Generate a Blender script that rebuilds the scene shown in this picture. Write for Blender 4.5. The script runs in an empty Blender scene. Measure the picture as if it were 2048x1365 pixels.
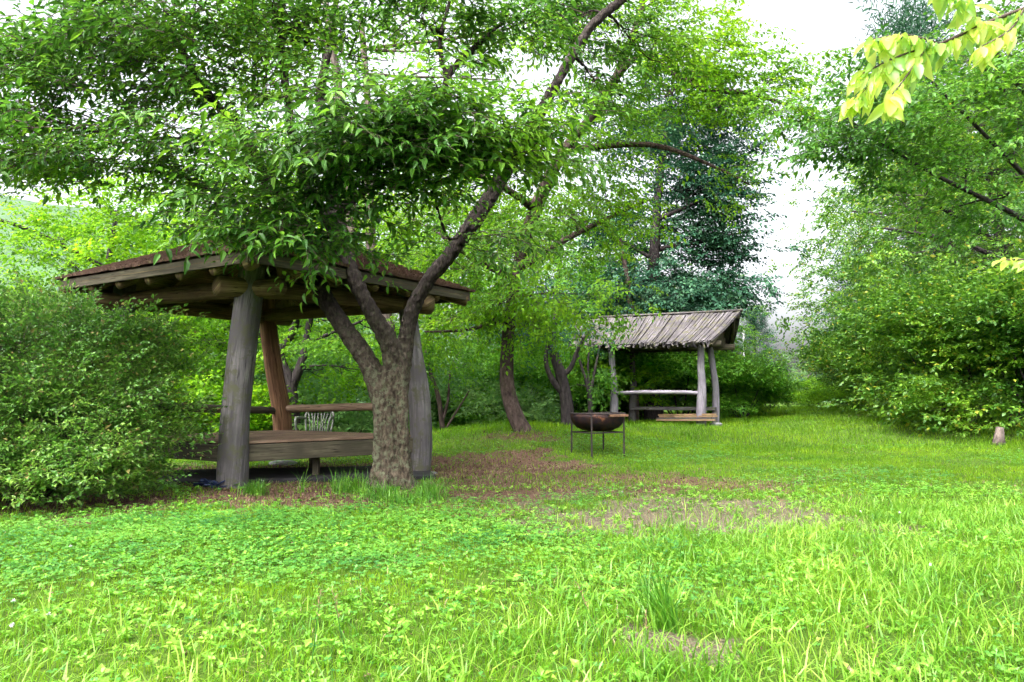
import bpy, math, random
import numpy as np
from mathutils import Vector, Matrix
R = math.radians
rng = np.random.default_rng(11)
random.seed(11)
sc = bpy.context.scene
col = sc.collection

# ---------------------------------------------------------------- camera, sky, sun, exposure
CZ = 1.1
FPX = 1500.0
PITCH = math.atan(107.5 / FPX)
cam_d = bpy.data.cameras.new('camera')
cam_d.sensor_width = 36.0
cam_d.lens = 36.0 * FPX / 2048
cam_d.clip_start = 0.05
cam_d.clip_end = 3000
cam = bpy.data.objects.new('camera', cam_d)
col.objects.link(cam)
cam.location = (0, 0, CZ)
cam.rotation_euler = (R(90) + PITCH, 0, 0)
sc.camera = cam

SUN_EL, SUN_AZ = R(56), R(212)      # azimuth clockwise from +Y: high, behind the camera to the left, behind thin cloud
w = bpy.data.worlds.new('World')
sc.world = w
w.use_nodes = True
nt = w.node_tree
bg = nt.nodes['Background']
sky = nt.nodes.new('ShaderNodeTexSky')
sky.sky_type = 'NISHITA'
sky.sun_disc = False
sky.sun_elevation = SUN_EL
sky.sun_rotation = SUN_AZ
sky.air_density = 0.8
sky.dust_density = 9.0
sky.ozone_density = 0.6
veil = nt.nodes.new('ShaderNodeHueSaturation')      # thin cloud takes the blue out of the sky
veil.inputs['Saturation'].default_value = 0.25
veil.inputs['Value'].default_value = 1.9
nt.links.new(sky.outputs['Color'], veil.inputs['Color'])
nt.links.new(veil.outputs[0], bg.inputs['Color'])
bg.inputs['Strength'].default_value = 0.15
sl = bpy.data.lights.new('sun', 'SUN')
sl.energy = 2.7
sl.angle = R(7)
sl.color = (1.0, 0.95, 0.87)
so = bpy.data.objects.new('sun', sl)
col.objects.link(so)
sd = Vector((math.sin(SUN_AZ) * math.cos(SUN_EL), math.cos(SUN_AZ) * math.cos(SUN_EL), math.sin(SUN_EL)))
so.rotation_euler = sd.to_track_quat('Z', 'Y').to_euler()
so.location = (0, -5, 20)
sc.view_settings.view_transform = 'Standard'
sc.view_settings.look = 'None'
sc.view_settings.exposure = 1.55
sc.view_settings.gamma = 1.0
sc.view_settings.use_curve_mapping = False
sc.render.engine = 'CYCLES'
sc.cycles.max_bounces = 8
sc.cycles.diffuse_bounces = 4
sc.cycles.glossy_bounces = 2
sc.cycles.transmission_bounces = 5
sc.cycles.use_denoising = True
sc.cycles.volume_bounces = 0

# ---------------------------------------------------------------- helpers
def P(px, py, Y):
    """A photo direction at a given distance in front of the camera -> a world point."""
    dx, dy = (px - 1024) / FPX, (682.5 - py) / FPX
    ry = math.cos(PITCH) - dy * math.sin(PITCH)
    rz = math.sin(PITCH) + dy * math.cos(PITCH)
    t = Y / ry
    return Vector((dx * t, Y, CZ + rz * t))

def sstep(a, b, x):
    t = np.clip((x - a) / (b - a), 0, 1)
    return t * t * (3 - 2 * t)

def wob(x, y, s, k=0.0):
    return (np.sin(x * s * 1.3 + y * s * .7 + k) + np.sin(x * s * -.8 + y * s * 1.7 + 2.1 * k + 1) + np.sin(x * s * 2.3 - y * s * 1.1 + 3 * k + 2) * .6) / 2.6

def gh(x, y):
    """height of the ground"""
    x = np.asarray(x, float); y = np.asarray(y, float)
    z = .30 * sstep(13, 19, y)
    z = z + .42 * np.exp(-(((x - .1) / 2.4) ** 2 + ((y - 15.0) / 1.9) ** 2))
    z = z - 5.0 * sstep(16.0, 34, y - .5 * np.clip(x + 1, -40, 10)) * sstep(3.0, -2.5, x)
    z = z + .25 * sstep(6, 12, x) * sstep(8, 22, y)
    near = sstep(90, 30, np.hypot(x, y))
    z = z + (.025 * wob(x, y, 1.1) + .012 * wob(x, y, 3.7, 1.0)) * near
    z = z - 9.0 * sstep(60, 260, np.hypot(x, y))
    return z

def G(px, py, dz=0.0):
    a = 2.0
    while a < 120:
        p = P(px, py, a)
        if p.z <= float(gh(p.x, p.y)): break
        a += .02
    return Vector((p.x, p.y, float(gh(p.x, p.y)) + dz))

def onG(x, y, dz=0.0):
    return Vector((x, y, float(gh(x, y)) + dz))

def ell(x, y, cx, cy, rx, ry, k=0.0):
    """soft-edged irregular patch: 1 inside, 0 outside"""
    d = np.hypot((x - cx) / rx, (y - cy) / ry) + .30 * wob(x, y, 2.1, k) + .24 * wob(x, y, 6.3, k + 1) + .18 * wob(x, y, 17.0, k + 2)
    return 1 - sstep(.45, 1.35, d)

def bare_pale(x, y):
    m = ell(x, y, 1.75, 7.0, 1.9, 1.3, .3)
    m = np.maximum(m, ell(x, y, .72, 3.4, .42, .30, 1.3))
    m = np.maximum(m, ell(x, y, .2, 8.3, .9, .5, 2.3))
    return m

def litter(x, y):
    m = ell(x, y, -.35, 11.4, 1.7, 1.9, 4.)
    m = np.maximum(m, ell(x, y, -1.9, 8.2, 2.2, 1.0, 5.))
    m = np.maximum(m, ell(x, y, -4.6, 7.6, 2.6, 1.0, 6.))
    m = np.maximum(m, ell(x, y, .9, 9.4, 3.2, 1.5, 9.) * .72)
    m = np.maximum(m, ell(x, y, -.6, 7.3, 1.0, .5, 2.) * .6)
    m = np.maximum(m, ell(x, y, .2, 14.0, 1.0, .5, 7.) * .7)
    m = np.maximum(m, ell(x, y, -3.3, 10.4, 2.0, 2.0, 7.))
    m = np.maximum(m, ell(x, y, 13.5, 20, 3.2, 3.4, 8.))
    return m

def pydata(name, V, F, UV=None, mats=(), parent=None, smooth=False, midx=None):
    """V (n,3); F list of index tuples or (m,k) array; UV per loop"""
    me = bpy.data.meshes.new(name)
    V = np.asarray(V, dtype=np.float32)
    if isinstance(F, np.ndarray):
        k = F.shape[1]; nf = len(F); li = F.reshape(-1)
        starts = np.arange(nf) * k
    else:
        nf = len(F)
        lens = np.array([len(f) for f in F])
        li = np.fromiter((i for f in F for i in f), dtype=np.int32)
        starts = np.concatenate(([0], np.cumsum(lens)[:-1]))
    me.vertices.add(len(V)); me.vertices.foreach_set('co', V.reshape(-1))
    me.loops.add(len(li)); me.loops.foreach_set('vertex_index', li.astype(np.int32))
    me.polygons.add(nf); me.polygons.foreach_set('loop_start', starts.astype(np.int32))
    if UV is not None:
        ul = me.uv_layers.new(name='UVMap')
        ul.data.foreach_set('uv', np.asarray(UV, dtype=np.float32).reshape(-1))
    if midx is not None:
        me.polygons.foreach_set('material_index', np.asarray(midx, dtype=np.int32))
    me.update(calc_edges=True)
    me.polygons.foreach_set('use_smooth', np.full(nf, smooth))
    for m in (mats if isinstance(mats, (list, tuple)) else [mats]): me.materials.append(m)
    o = bpy.data.objects.new(name, me)
    col.objects.link(o)
    if parent is not None:
        o.parent = parent
        o.location = -Vector(parent.location)   # geometry is written in world coordinates
    return o

def settle(root):
    """things whose geometry is given in world coordinates: root Empty at its base, unrotated"""
    return root

def thing(name, label, cat, loc=(0, 0, 0), group=None):
    o = bpy.data.objects.new(name, None)
    col.objects.link(o)
    o.location = loc
    o.empty_display_size = .2
    o['label'] = label; o['category'] = cat
    if group: o['group'] = group
    return o

def tag(o, label, cat=None, group=None, kind=None):
    if label: o['label'] = label
    if cat: o['category'] = cat
    if group: o['group'] = group
    if kind: o['kind'] = kind
    return o

def dup(root, loc, rz=0, s=1.0, label=None, group=None):
    r = root.copy(); col.objects.link(r)
    r.location = loc; r.rotation_euler = (0, 0, rz)
    r.scale = (s, s, s) if not isinstance(s, tuple) else s
    if label: r['label'] = label
    if group: r['group'] = group
    for ch in list(root.children):
        c = ch.copy(); col.objects.link(c); c.parent = r
        for g in list(ch.children):
            d = g.copy(); col.objects.link(d); d.parent = c
    return r

class MB:
    def __init__(s): s.V = []; s.F = []; s.UV = []
    def face(s, idx, uv): s.F.append(tuple(idx)); s.UV.extend(uv)
    def tube(s, pts, rad, n=10, cap=True, wob_amp=0.0, seed=0, flat=1.0):
        pts = [Vector(p) for p in pts]
        m = len(pts)
        if not hasattr(rad, '__len__'): rad = [rad] * m
        base = len(s.V)
        t0 = (pts[1] - pts[0]).normalized()
        ref = Vector((0, 1, 0)) if abs(t0.y) < .9 else Vector((1, 0, 0))
        u = t0.cross(ref).normalized(); v = t0.cross(u).normalized()
        L = 0; Ls = []
        for i, p in enumerate(pts):
            t = (pts[min(i + 1, m - 1)] - pts[max(i - 1, 0)]).normalized()
            u = (u - t * u.dot(t)).normalized(); v = t.cross(u)
            if i: L += (p - pts[i - 1]).length
            Ls.append(L)
            for k in range(n):
                a = 2 * math.pi * k / n
                r = rad[i]
                if wob_amp: r *= 1 + wob_amp * (math.sin(2 * a + seed + L * 1.7) * .5 + math.sin(3 * a + seed * 2.3 - L * 3.1) * .35 + math.sin(5 * a + 7 * L + seed) * .2)
                s.V.append(p + u * (math.cos(a) * r) + v * (math.sin(a) * r * flat))
        for i in range(m - 1):
            c0 = 2 * math.pi * rad[i]
            for k in range(n):
                k2 = (k + 1) % n
                a, b, c, d = base + i * n + k, base + i * n + k2, base + (i + 1) * n + k2, base + (i + 1) * n + k
                u0, u1 = k / n * c0 + seed, (k + 1) / n * c0 + seed
                s.face((a, b, c, d), [(u0, Ls[i]), (u1, Ls[i]), (u1, Ls[i + 1]), (u0, Ls[i + 1])])
        if cap:
            for e, idx in ((0, list(range(base, base + n))[::-1]), (1, [base + (m - 1) * n + k for k in range(n)])):
                s.face(idx, [(math.cos(2 * math.pi * k / n) * rad[0] + 9, math.sin(2 * math.pi * k / n) * rad[0]) for k in range(n)])
    def box(s, p0, p1, wd, ht, up=(0, 0, 1), seed=0.0, taper=1.0):
        """beam from p0 to p1, width wd across, height ht along up"""
        p0, p1, up = Vector(p0), Vector(p1), Vector(up)
        t = (p1 - p0).normalized()
        sd_ = t.cross(up).normalized(); up = sd_.cross(t).normalized()
        b = len(s.V); L = (p1 - p0).length
        for p, q in ((p0, 1), (p1, taper)):
            for a, c in ((-1, -1), (1, -1), (1, 1), (-1, 1)):
                s.V.append(p + sd_ * (a * wd / 2 * q) + up * (c * ht / 2 * q))
        for (i, j, wid, o) in ((0, 1, wd, 0), (1, 2, ht, .3), (2, 3, wd, .7), (3, 0, ht, 1.1)):
            s.face((b + i, b + j, b + 4 + j, b + 4 + i), [(seed + o, 0), (seed + o + wid, 0), (seed + o + wid, L), (seed + o, L)])
        s.face((b + 3, b + 2, b + 1, b), [(seed, 0), (seed + wd, 0), (seed + wd, ht), (seed, ht)])
        s.face((b + 4, b + 5, b + 6, b + 7), [(seed, 0), (seed + wd, 0), (seed + wd, ht), (seed, ht)])
    def build(s, name, mat, parent=None, smooth=False, bevel=0.0):
        V = np.array([tuple(v) for v in s.V], dtype=np.float32)
        o = pydata(name, V, s.F, s.UV, mat, parent, smooth)
        if bevel:
            md = o.modifiers.new('b', 'BEVEL'); md.width = bevel; md.segments = 2; md.limit_method = 'ANGLE'
        return o

def curve(p0, p1, sag=0.0, n=6, jit=0.0, bow=None):
    p0, p1 = Vector(p0), Vector(p1)
    out = []
    L = (p1 - p0).length
    b = Vector((random.uniform(-1, 1), random.uniform(-1, 1), random.uniform(-.4, 1))) if bow is None else Vector(bow)
    for i in range(n + 1):
        t = i / n
        p = p0.lerp(p1, t) + b * (jit * L * 4 * t * (1 - t)) + Vector((0, 0, -sag * 4 * t * (1 - t)))
        if 0 < i < n and jit: p += Vector((random.gauss(0, 1), random.gauss(0, 1), random.gauss(0, 1))) * (jit * L * .12)
        out.append(p)
    return out

def smoothpath(pts, k=3):
    """Catmull-Rom through (point, radius) pairs"""
    P_ = [Vector(p) for p, r in pts]; Rr = [r for p, r in pts]
    out, ro = [], []
    m = len(P_)
    for i in range(m - 1):
        a, b, c, d = P_[max(i - 1, 0)], P_[i], P_[i + 1], P_[min(i + 2, m - 1)]
        for j in range(k):
            t = j / k
            out.append(.5 * ((2 * b) + (c - a) * t + (2 * a - 5 * b + 4 * c - d) * t * t + (3 * b - a - 3 * c + d) * t ** 3))
            ro.append(Rr[i] * (1 - t) + Rr[i + 1] * t)
    out.append(P_[-1]); ro.append(Rr[-1])
    return out, ro

# ---------------------------------------------------------------- materials
def mat(name):
    m = bpy.data.materials.new(name); m.use_nodes = True
    n = m.node_tree; n.nodes.clear()
    out = n.nodes.new('ShaderNodeOutputMaterial')
    return m, n, out

def nd(n, t, **kw):
    x = n.nodes.new(t)
    for k, v in kw.items():
        if k in x.inputs.keys(): x.inputs[k].default_value = v
        else: setattr(x, k, v)
    return x

def ramp(n, src, stops):
    r = n.nodes.new('ShaderNodeValToRGB')
    el = r.color_ramp.elements
    while len(el) < len(stops): el.new(.5)
    for e, (p, c) in zip(el, stops): e.position = p; e.color = (*c, 1)
    n.links.new(src, r.inputs[0])
    return r.outputs[0]

def mixc(n, f, a, b, mode='MIX'):
    x = n.nodes.new('ShaderNodeMix'); x.data_type = 'RGBA'; x.blend_type = mode
    for sck, v in ((x.inputs[0], f), (x.inputs[6], a), (x.inputs[7], b)):
        if isinstance(v, (int, float)): sck.default_value = v
        elif isinstance(v, tuple): sck.default_value = (*v, 1)
        else: n.links.new(v, sck)
    return x.outputs[2]

def leafmat(name, c_dark, c_mid, c_light, transl=.4, rough=.45, spec=.5, odd=None, nscale=.7):
    """leaf colours differ from leaf to leaf and in broad drifts over the plant"""
    m, n, out = mat(name)
    geo = nd(n, 'ShaderNodeNewGeometry')
    tc = nd(n, 'ShaderNodeTexCoord')
    no = nd(n, 'ShaderNodeTexNoise', Scale=nscale, Detail=2.0)
    n.links.new(tc.outputs['Object'], no.inputs['Vector'])
    ad = nd(n, 'ShaderNodeMath', operation='MULTIPLY_ADD')
    n.links.new(geo.outputs['Random Per Island'], ad.inputs[0]); ad.inputs[1].default_value = .55
    sub = nd(n, 'ShaderNodeMath', operation='MULTIPLY_ADD')
    n.links.new(no.outputs[0], sub.inputs[0]); sub.inputs[1].default_value = 1.5; sub.inputs[2].default_value = -.52
    n.links.new(sub.outputs[0], ad.inputs[2])
    stops = [(0, c_dark), (.5, c_mid), (1.0, c_light)]
    c = ramp(n, ad.outputs[0], stops)
    if odd:
        gt = nd(n, 'ShaderNodeMath', operation='GREATER_THAN'); n.links.new(geo.outputs['Random Per Island'], gt.inputs[0]); gt.inputs[1].default_value = .965
        c = mixc(n, gt.outputs[0], c, odd)
    pr = nd(n, 'ShaderNodeBsdfPrincipled', Roughness=rough)
    pr.inputs['Specular IOR Level'].default_value = spec
    n.links.new(c, pr.inputs['Base Color'])
    tr = nd(n, 'ShaderNodeBsdfTranslucent')
    tcx = mixc(n, .45, c, (.55, .75, .06), 'MULTIPLY')
    hs = nd(n, 'ShaderNodeHueSaturation', Value=1.9, Saturation=1.0, Hue=.49)
    n.links.new(c, hs.inputs['Color'])
    n.links.new(hs.outputs[0], tr.inputs['Color'])
    mx = nd(n, 'ShaderNodeMixShader'); mx.inputs[0].default_value = transl
    n.links.new(pr.outputs[0], mx.inputs[1]); n.links.new(tr.outputs[0], mx.inputs[2])
    n.links.new(mx.outputs[0], out.inputs['Surface'])
    return m

def woodmat(name, c1, c2, c3, sc_u=26, sc_v=1.6, rough=.85, bump=.5, moss=None, dist=.01):
    """grain runs along v of the part's UV"""
    m, n, out = mat(name)
    uv = nd(n, 'ShaderNodeUVMap')
    mp = nd(n, 'ShaderNodeMapping'); mp.inputs['Scale'].default_value = (sc_u, sc_v, 1)
    n.links.new(uv.outputs[0], mp.inputs[0])
    no = nd(n, 'ShaderNodeTexNoise', Scale=1.0, Detail=6.0, Roughness=.62, Distortion=.5)
    n.links.new(mp.outputs[0], no.inputs['Vector'])
    c = ramp(n, no.outputs[0], [(.28, c1), (.5, c2), (.72, c3)])
    mp2 = nd(n, 'ShaderNodeMapping'); mp2.inputs['Scale'].default_value = (sc_u * 1.1, sc_v * .45, 1)
    n.links.new(uv.outputs[0], mp2.inputs[0])
    nk = nd(n, 'ShaderNodeTexNoise', Scale=1.0, Detail=3.0, Roughness=.55)
    n.links.new(mp2.outputs[0], nk.inputs['Vector'])
    crack = ramp(n, nk.outputs[0], [(.455, (0, 0, 0)), (.475, (1, 1, 1)), (.495, (0, 0, 0))])
    c = mixc(n, crack, c, tuple(x * .35 for x in c1))
    tc = nd(n, 'ShaderNodeTexCoord')
    n2 = nd(n, 'ShaderNodeTexNoise', Scale=2.2, Detail=4.0)
    n.links.new(tc.outputs['Object'], n2.inputs['Vector'])
    f2 = ramp(n, n2.outputs[0], [(.42, (0, 0, 0)), (.66, (1, 1, 1))])
    c = mixc(n, f2, c, tuple(x * .62 for x in c2))
    if moss:
        n3 = nd(n, 'ShaderNodeTexNoise', Scale=7.0, Detail=6.0, Roughness=.7)
        n.links.new(tc.outputs['Object'], n3.inputs['Vector'])
        f3 = ramp(n, n3.outputs[0], [(.5, (0, 0, 0)), (.62, (1, 1, 1))])
        c = mixc(n, f3, c, moss)
    pr = nd(n, 'ShaderNodeBsdfPrincipled', Roughness=rough)
    pr.inputs['Specular IOR Level'].default_value = .25
    n.links.new(c, pr.inputs['Base Color'])
    bp = nd(n, 'ShaderNodeBump', Strength=bump, Distance=dist)
    n.links.new(no.outputs[0], bp.inputs['Height']); n.links.new(bp.outputs[0], pr.inputs['Normal'])
    n.links.new(pr.outputs[0], out.inputs['Surface'])
    return m

def barkmat(name, c1, c2, c3, lich=None, scale=14, stretch=.35, bump=.8, patches=None, low=None):
    m, n, out = mat(name)
    tc = nd(n, 'ShaderNodeTexCoord')
    mp = nd(n, 'ShaderNodeMapping'); mp.inputs['Scale'].default_value = (1, 1, stretch)
    n.links.new(tc.outputs['Object'], mp.inputs[0])
    vo = nd(n, 'ShaderNodeTexVoronoi', Scale=float(scale)); n.links.new(mp.outputs[0], vo.inputs['Vector'])
    no = nd(n, 'ShaderNodeTexNoise', Scale=float(scale) * 1.2, Detail=7.0, Roughness=.7)
    n.links.new(mp.outputs[0], no.inputs['Vector'])
    c = ramp(n, no.outputs[0], [(.3, c1), (.5, c2), (.72, c3)])
    if low:        # old scaly bark on the bole, smooth dark bark on the limbs
        cl = ramp(n, no.outputs[0], [(.36, low[0]), (.5, low[1]), (.66, low[2])])
        sx = nd(n, 'ShaderNodeSeparateXYZ'); n.links.new(tc.outputs['Object'], sx.inputs[0])
        ad_ = nd(n, 'ShaderNodeMath', operation='MULTIPLY_ADD'); n.links.new(no.outputs[0], ad_.inputs[0]); ad_.inputs[1].default_value = 1.2; n.links.new(sx.outputs[2], ad_.inputs[2])
        mr = nd(n, 'ShaderNodeMapRange'); n.links.new(ad_.outputs[0], mr.inputs[0]); mr.inputs[1].default_value = 1.7; mr.inputs[2].default_value = 2.7; mr.inputs[3].default_value = 1; mr.inputs[4].default_value = 0
        c = mixc(n, mr.outputs[0], c, cl)
    if lich:
        n3 = nd(n, 'ShaderNodeTexNoise', Scale=15.0, Detail=7.0, Roughness=.75)
        n.links.new(tc.outputs['Object'], n3.inputs['Vector'])
        f3 = ramp(n, n3.outputs[0], [(.5, (0, 0, 0)), (.58, (1, 1, 1))])
        if low:
            ml = nd(n, 'ShaderNodeMath', operation='MULTIPLY'); n.links.new(f3, ml.inputs[0]); n.links.new(mr.outputs[0], ml.inputs[1]); f3 = ml.outputs[0]
        c = mixc(n, f3, c, lich)
    if patches:
        n4 = nd(n, 'ShaderNodeTexNoise', Scale=3.4, Detail=5.0, Roughness=.6)
        n.links.new(mp.outputs[0], n4.inputs['Vector'])
        f4 = ramp(n, n4.outputs[0], [(.53, (0, 0, 0)), (.6, (1, 1, 1))])
        c = mixc(n, f4, c, patches)
    pr = nd(n, 'ShaderNodeBsdfPrincipled', Roughness=.9)
    pr.inputs['Specular IOR Level'].default_value = .2
    n.links.new(c, pr.inputs['Base Color'])
    ad = nd(n, 'ShaderNodeMath', operation='MULTIPLY_ADD'); n.links.new(no.outputs[0], ad.inputs[0]); ad.inputs[1].default_value = 1.0
    n.links.new(vo.outputs['Distance'], ad.inputs[2])
    bp = nd(n, 'ShaderNodeBump', Strength=bump, Distance=.03)
    n.links.new(ad.outputs[0], bp.inputs['Height']); n.links.new(bp.outputs[0], pr.inputs['Normal'])
    n.links.new(pr.outputs[0], out.inputs['Surface'])
    return m

def plainmat(name, c1, c2, scale=8, rough=.6, metal=0.0, bump=.2, c3=None):
    m, n, out = mat(name)
    tc = nd(n, 'ShaderNodeTexCoord')
    no = nd(n, 'ShaderNodeTexNoise', Scale=float(scale), Detail=6.0, Roughness=.65)
    n.links.new(tc.outputs['Object'], no.inputs['Vector'])
    c = ramp(n, no.outputs[0], [(.35, c1), (.6, c2)] + ([(.66, c3)] if c3 else []))
    pr = nd(n, 'ShaderNodeBsdfPrincipled', Roughness=rough, Metallic=metal)
    n.links.new(c, pr.inputs['Base Color'])
    bp = nd(n, 'ShaderNodeBump', Strength=bump, Distance=.01)
    n.links.new(no.outputs[0], bp.inputs['Height']); n.links.new(bp.outputs[0], pr.inputs['Normal'])
    n.links.new(pr.outputs[0], out.inputs['Surface'])
    return m

M = {}
M['leaf_main'] = leafmat('leaf_main', (.02, .085, .012), (.07, .205, .018), (.19, .38, .02), .42, .42, .35)
M['leaf_yel'] = leafmat('leaf_yellowgreen', (.045, .15, .012), (.13, .31, .012), (.27, .47, .015), .5, .5, .3)
M['leaf_mid'] = leafmat('leaf_midgreen', (.04, .14, .02), (.09, .26, .02), (.20, .40, .03), .45, .5, .3)
M['leaf_pine'] = leafmat('leaf_bluegreen', (.012, .06, .035), (.03, .11, .055), (.07, .18, .075), .25, .55, .3)
M['leaf_shrub'] = leafmat('leaf_shrub', (.04, .14, .018), (.10, .26, .03), (.28, .46, .07), .4, .4, .5, odd=(.3, .25, .08), nscale=1.4)
M['leaf_right'] = leafmat('leaf_rightbank', (.03, .11, .018), (.085, .225, .02), (.25, .44, .03), .42, .45, .5, odd=(.34, .36, .03))
M['leaf_near'] = leafmat('leaf_nearbranch', (.16, .38, .12), (.42, .56, .08), (.66, .68, .22), .5, .32, .6, nscale=3.)
M['leaf_nearright'] = leafmat('leaf_nearright', (.03, .12, .018), (.075, .23, .02), (.18, .39, .03), .4, .42, .4)
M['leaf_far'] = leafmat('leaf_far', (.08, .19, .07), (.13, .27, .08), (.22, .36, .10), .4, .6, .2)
M['grass_short'] = leafmat('grass_short', (.06, .17, .010), (.15, .33, .010), (.31, .47, .018), .4, .5, .25, nscale=.9)
M['grass_long'] = leafmat('grass_long', (.06, .21, .015), (.17, .38, .025), (.37, .53, .08), .42, .38, .5, nscale=1.3)
M['clover'] = leafmat('clover', (.035, .17, .035), (.10, .30, .04), (.21, .43, .06), .4, .45, .4, nscale=1.5)
M['weed'] = leafmat('weed', (.09, .28, .03), (.18, .42, .03), (.32, .50, .07), .35, .45, .5, nscale=1.1)
M['dry'] = leafmat('dry_leaf', (.07, .04, .025), (.17, .10, .065), (.34, .25, .18), .1, .8, .2, nscale=3.)
M['straw'] = leafmat('straw', (.16, .13, .05), (.34, .28, .13), (.52, .45, .26), .2, .7, .2)
M['bark_main'] = barkmat('bark_main', (.018, .014, .014), (.05, .04, .036), (.10, .08, .065), lich=(.15, .16, .10), scale=26, low=((.032, .025, .018), (.085, .066, .047), (.185, .15, .105)))
M['bark_dark'] = barkmat('bark_dark', (.02, .018, .02), (.055, .045, .045), (.10, .085, .08), scale=16)
M['bark_pine'] = barkmat('bark_pine', (.03, .022, .02), (.10, .07, .06), (.19, .14, .12), scale=11, stretch=.5, bump=1.0)
M['bark_pale'] = barkmat('bark_pale', (.06, .048, .042), (.14, .11, .095), (.24, .20, .17), scale=14)
M['bark_twig'] = barkmat('bark_twig', (.05, .035, .03), (.09, .065, .055), (.14, .10, .09), scale=20, bump=.3)
M['post_grey'] = woodmat('post_grey', (.06, .055, .06), (.17, .155, .16), (.30, .28, .27), 20, 1.2, moss=(.11, .11, .07))
M['post_brown'] = woodmat('post_brown', (.07, .035, .02), (.25, .13, .07), (.42, .24, .13), 18, 1.1)
M['wood_under'] = woodmat('wood_under', (.06, .04, .02), (.20, .135, .07), (.34, .25, .13), 22, 1.4)
M['wood_deck'] = woodmat('wood_deck', (.14, .085, .055), (.32, .21, .14), (.46, .34, .25), 26, 1.4)
M['wood_beam'] = woodmat('wood_beam', (.05, .045, .03), (.12, .105, .07), (.21, .18, .12), 22, 1.6)
M['wood_rail'] = woodmat('wood_rail', (.16, .10, .06), (.36, .24, .16), (.50, .38, .28), 22, 1.6)
M['shingle'] = woodmat('shingle', (.09, .05, .038), (.21, .12, .09), (.40, .27, .21), 14, 8, bump=.5)
M['plank_grey'] = woodmat('plank_grey', (.025, .022, .026), (.095, .085, .09), (.26, .235, .245), 34, 1.5, moss=(.09, .085, .05))
M['post_pale'] = woodmat('post_pale', (.13, .12, .14), (.31, .28, .33), (.48, .45, .50), 26, 1.3)
M['wood_tan'] = woodmat('wood_tan', (.25, .15, .08), (.48, .32, .18), (.62, .46, .30), 24, 1.4)
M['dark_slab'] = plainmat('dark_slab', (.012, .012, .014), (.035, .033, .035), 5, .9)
M['rust'] = plainmat('rust', (.018, .018, .03), (.07, .033, .024), 9, .7, .3, .5, c3=(.24, .10, .05))
M['iron'] = plainmat('iron', (.02, .018, .02), (.06, .045, .04), 20, .7, .3)
M['plastic'] = plainmat('plastic', (.10, .105, .09), (.18, .185, .16), 14, .5)
M['stone'] = plainmat('stone', (.10, .10, .11), (.24, .23, .23), 12, .9, 0, .6)
M['petal'] = plainmat('petal', (.7, .7, .66), (.85, .85, .82), 30, .6)
M['pole'] = plainmat('pole', (.5, .5, .5), (.62, .62, .62), 10, .6)

# ---------------------------------------------------------------- the ground
def axis(lo_f, hi_f, step, far, grow=1.18):
    a = list(np.arange(lo_f, hi_f + 1e-6, step))
    s = step; x = hi_f
    while x < far: s *= grow; x += s; a.append(x)
    s = step; x = lo_f; pre = []
    while x > -far: s *= grow; x -= s; pre.append(x)
    return np.array(pre[::-1] + a)
gx, gy = axis(-9, 16, .13, 900), axis(1, 27, .13, 900)
X, Yg = np.meshgrid(gx, gy)
Z = gh(X, Yg)
GV = np.stack([X, Yg, Z], -1).reshape(-1, 3)
nx, ny = len(gx), len(gy)
ii = (np.arange(ny - 1)[:, None] * nx + np.arange(nx - 1)[None]).reshape(-1)
GF = np.stack([ii, ii + 1, ii + nx + 1, ii + nx], -1)
def groundmat():
    m, n, out = mat('ground')
    tc = nd(n, 'ShaderNodeTexCoord')
    at = nd(n, 'ShaderNodeAttribute', attribute_name='bare')
    at2 = nd(n, 'ShaderNodeAttribute', attribute_name='litter')
    n1 = nd(n, 'ShaderNodeTexNoise', Scale=4.0, Detail=9.0, Roughness=.75); n.links.new(tc.outputs['Object'], n1.inputs['Vector'])
    n2 = nd(n, 'ShaderNodeTexNoise', Scale=40.0, Detail=5.0, Roughness=.8); n.links.new(tc.outputs['Object'], n2.inputs['Vector'])
    turf = ramp(n, n2.outputs[0], [(.3, (.03, .055, .012)), (.5, (.07, .14, .015)), (.7, (.15, .20, .04))])
    pale = ramp(n, n2.outputs[0], [(.34, (.045, .038, .024)), (.5, (.125, .105, .07)), (.68, (.27, .235, .175))])
    brown = ramp(n, n2.outputs[0], [(.3, (.035, .02, .013)), (.5, (.12, .07, .05)), (.7, (.26, .16, .12))])
    def edge(a):
        x = nd(n, 'ShaderNodeMath', operation='MULTIPLY_ADD'); n.links.new(n1.outputs[0], x.inputs[0]); x.inputs[1].default_value = 2.2; x.inputs[2].default_value = -1.1
        y = nd(n, 'ShaderNodeMath', operation='ADD'); n.links.new(x.outputs[0], y.inputs[0]); n.links.new(a, y.inputs[1])
        return ramp(n, y.outputs[0], [(.42, (0, 0, 0)), (.7, (1, 1, 1))])
    c = mixc(n, edge(at.outputs['Fac']), turf, pale)
    c = mixc(n, edge(at2.outputs['Fac']), c, brown)
    pr = nd(n, 'ShaderNodeBsdfPrincipled', Roughness=.95); pr.inputs['Specular IOR Level'].default_value = .1
    n.links.new(c, pr.inputs['Base Color'])
    bp = nd(n, 'ShaderNodeBump', Strength=.8, Distance=.03)
    n.links.new(n2.outputs[0], bp.inputs['Height']); n.links.new(bp.outputs[0], pr.inputs['Normal'])
    n.links.new(pr.outputs[0], out.inputs['Surface'])
    return m
ground = pydata('ground', GV, GF, None, groundmat(), smooth=True)
for nm, fn in (('bare', bare_pale), ('litter', litter)):
    a = ground.data.attributes.new(nm, 'FLOAT', 'POINT')
    a.data.foreach_set('value', fn(GV[:, 0], GV[:, 1]).astype(np.float32))
tag(ground, 'grassy clearing with bare earth and leaf litter patches', kind='structure')

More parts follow.
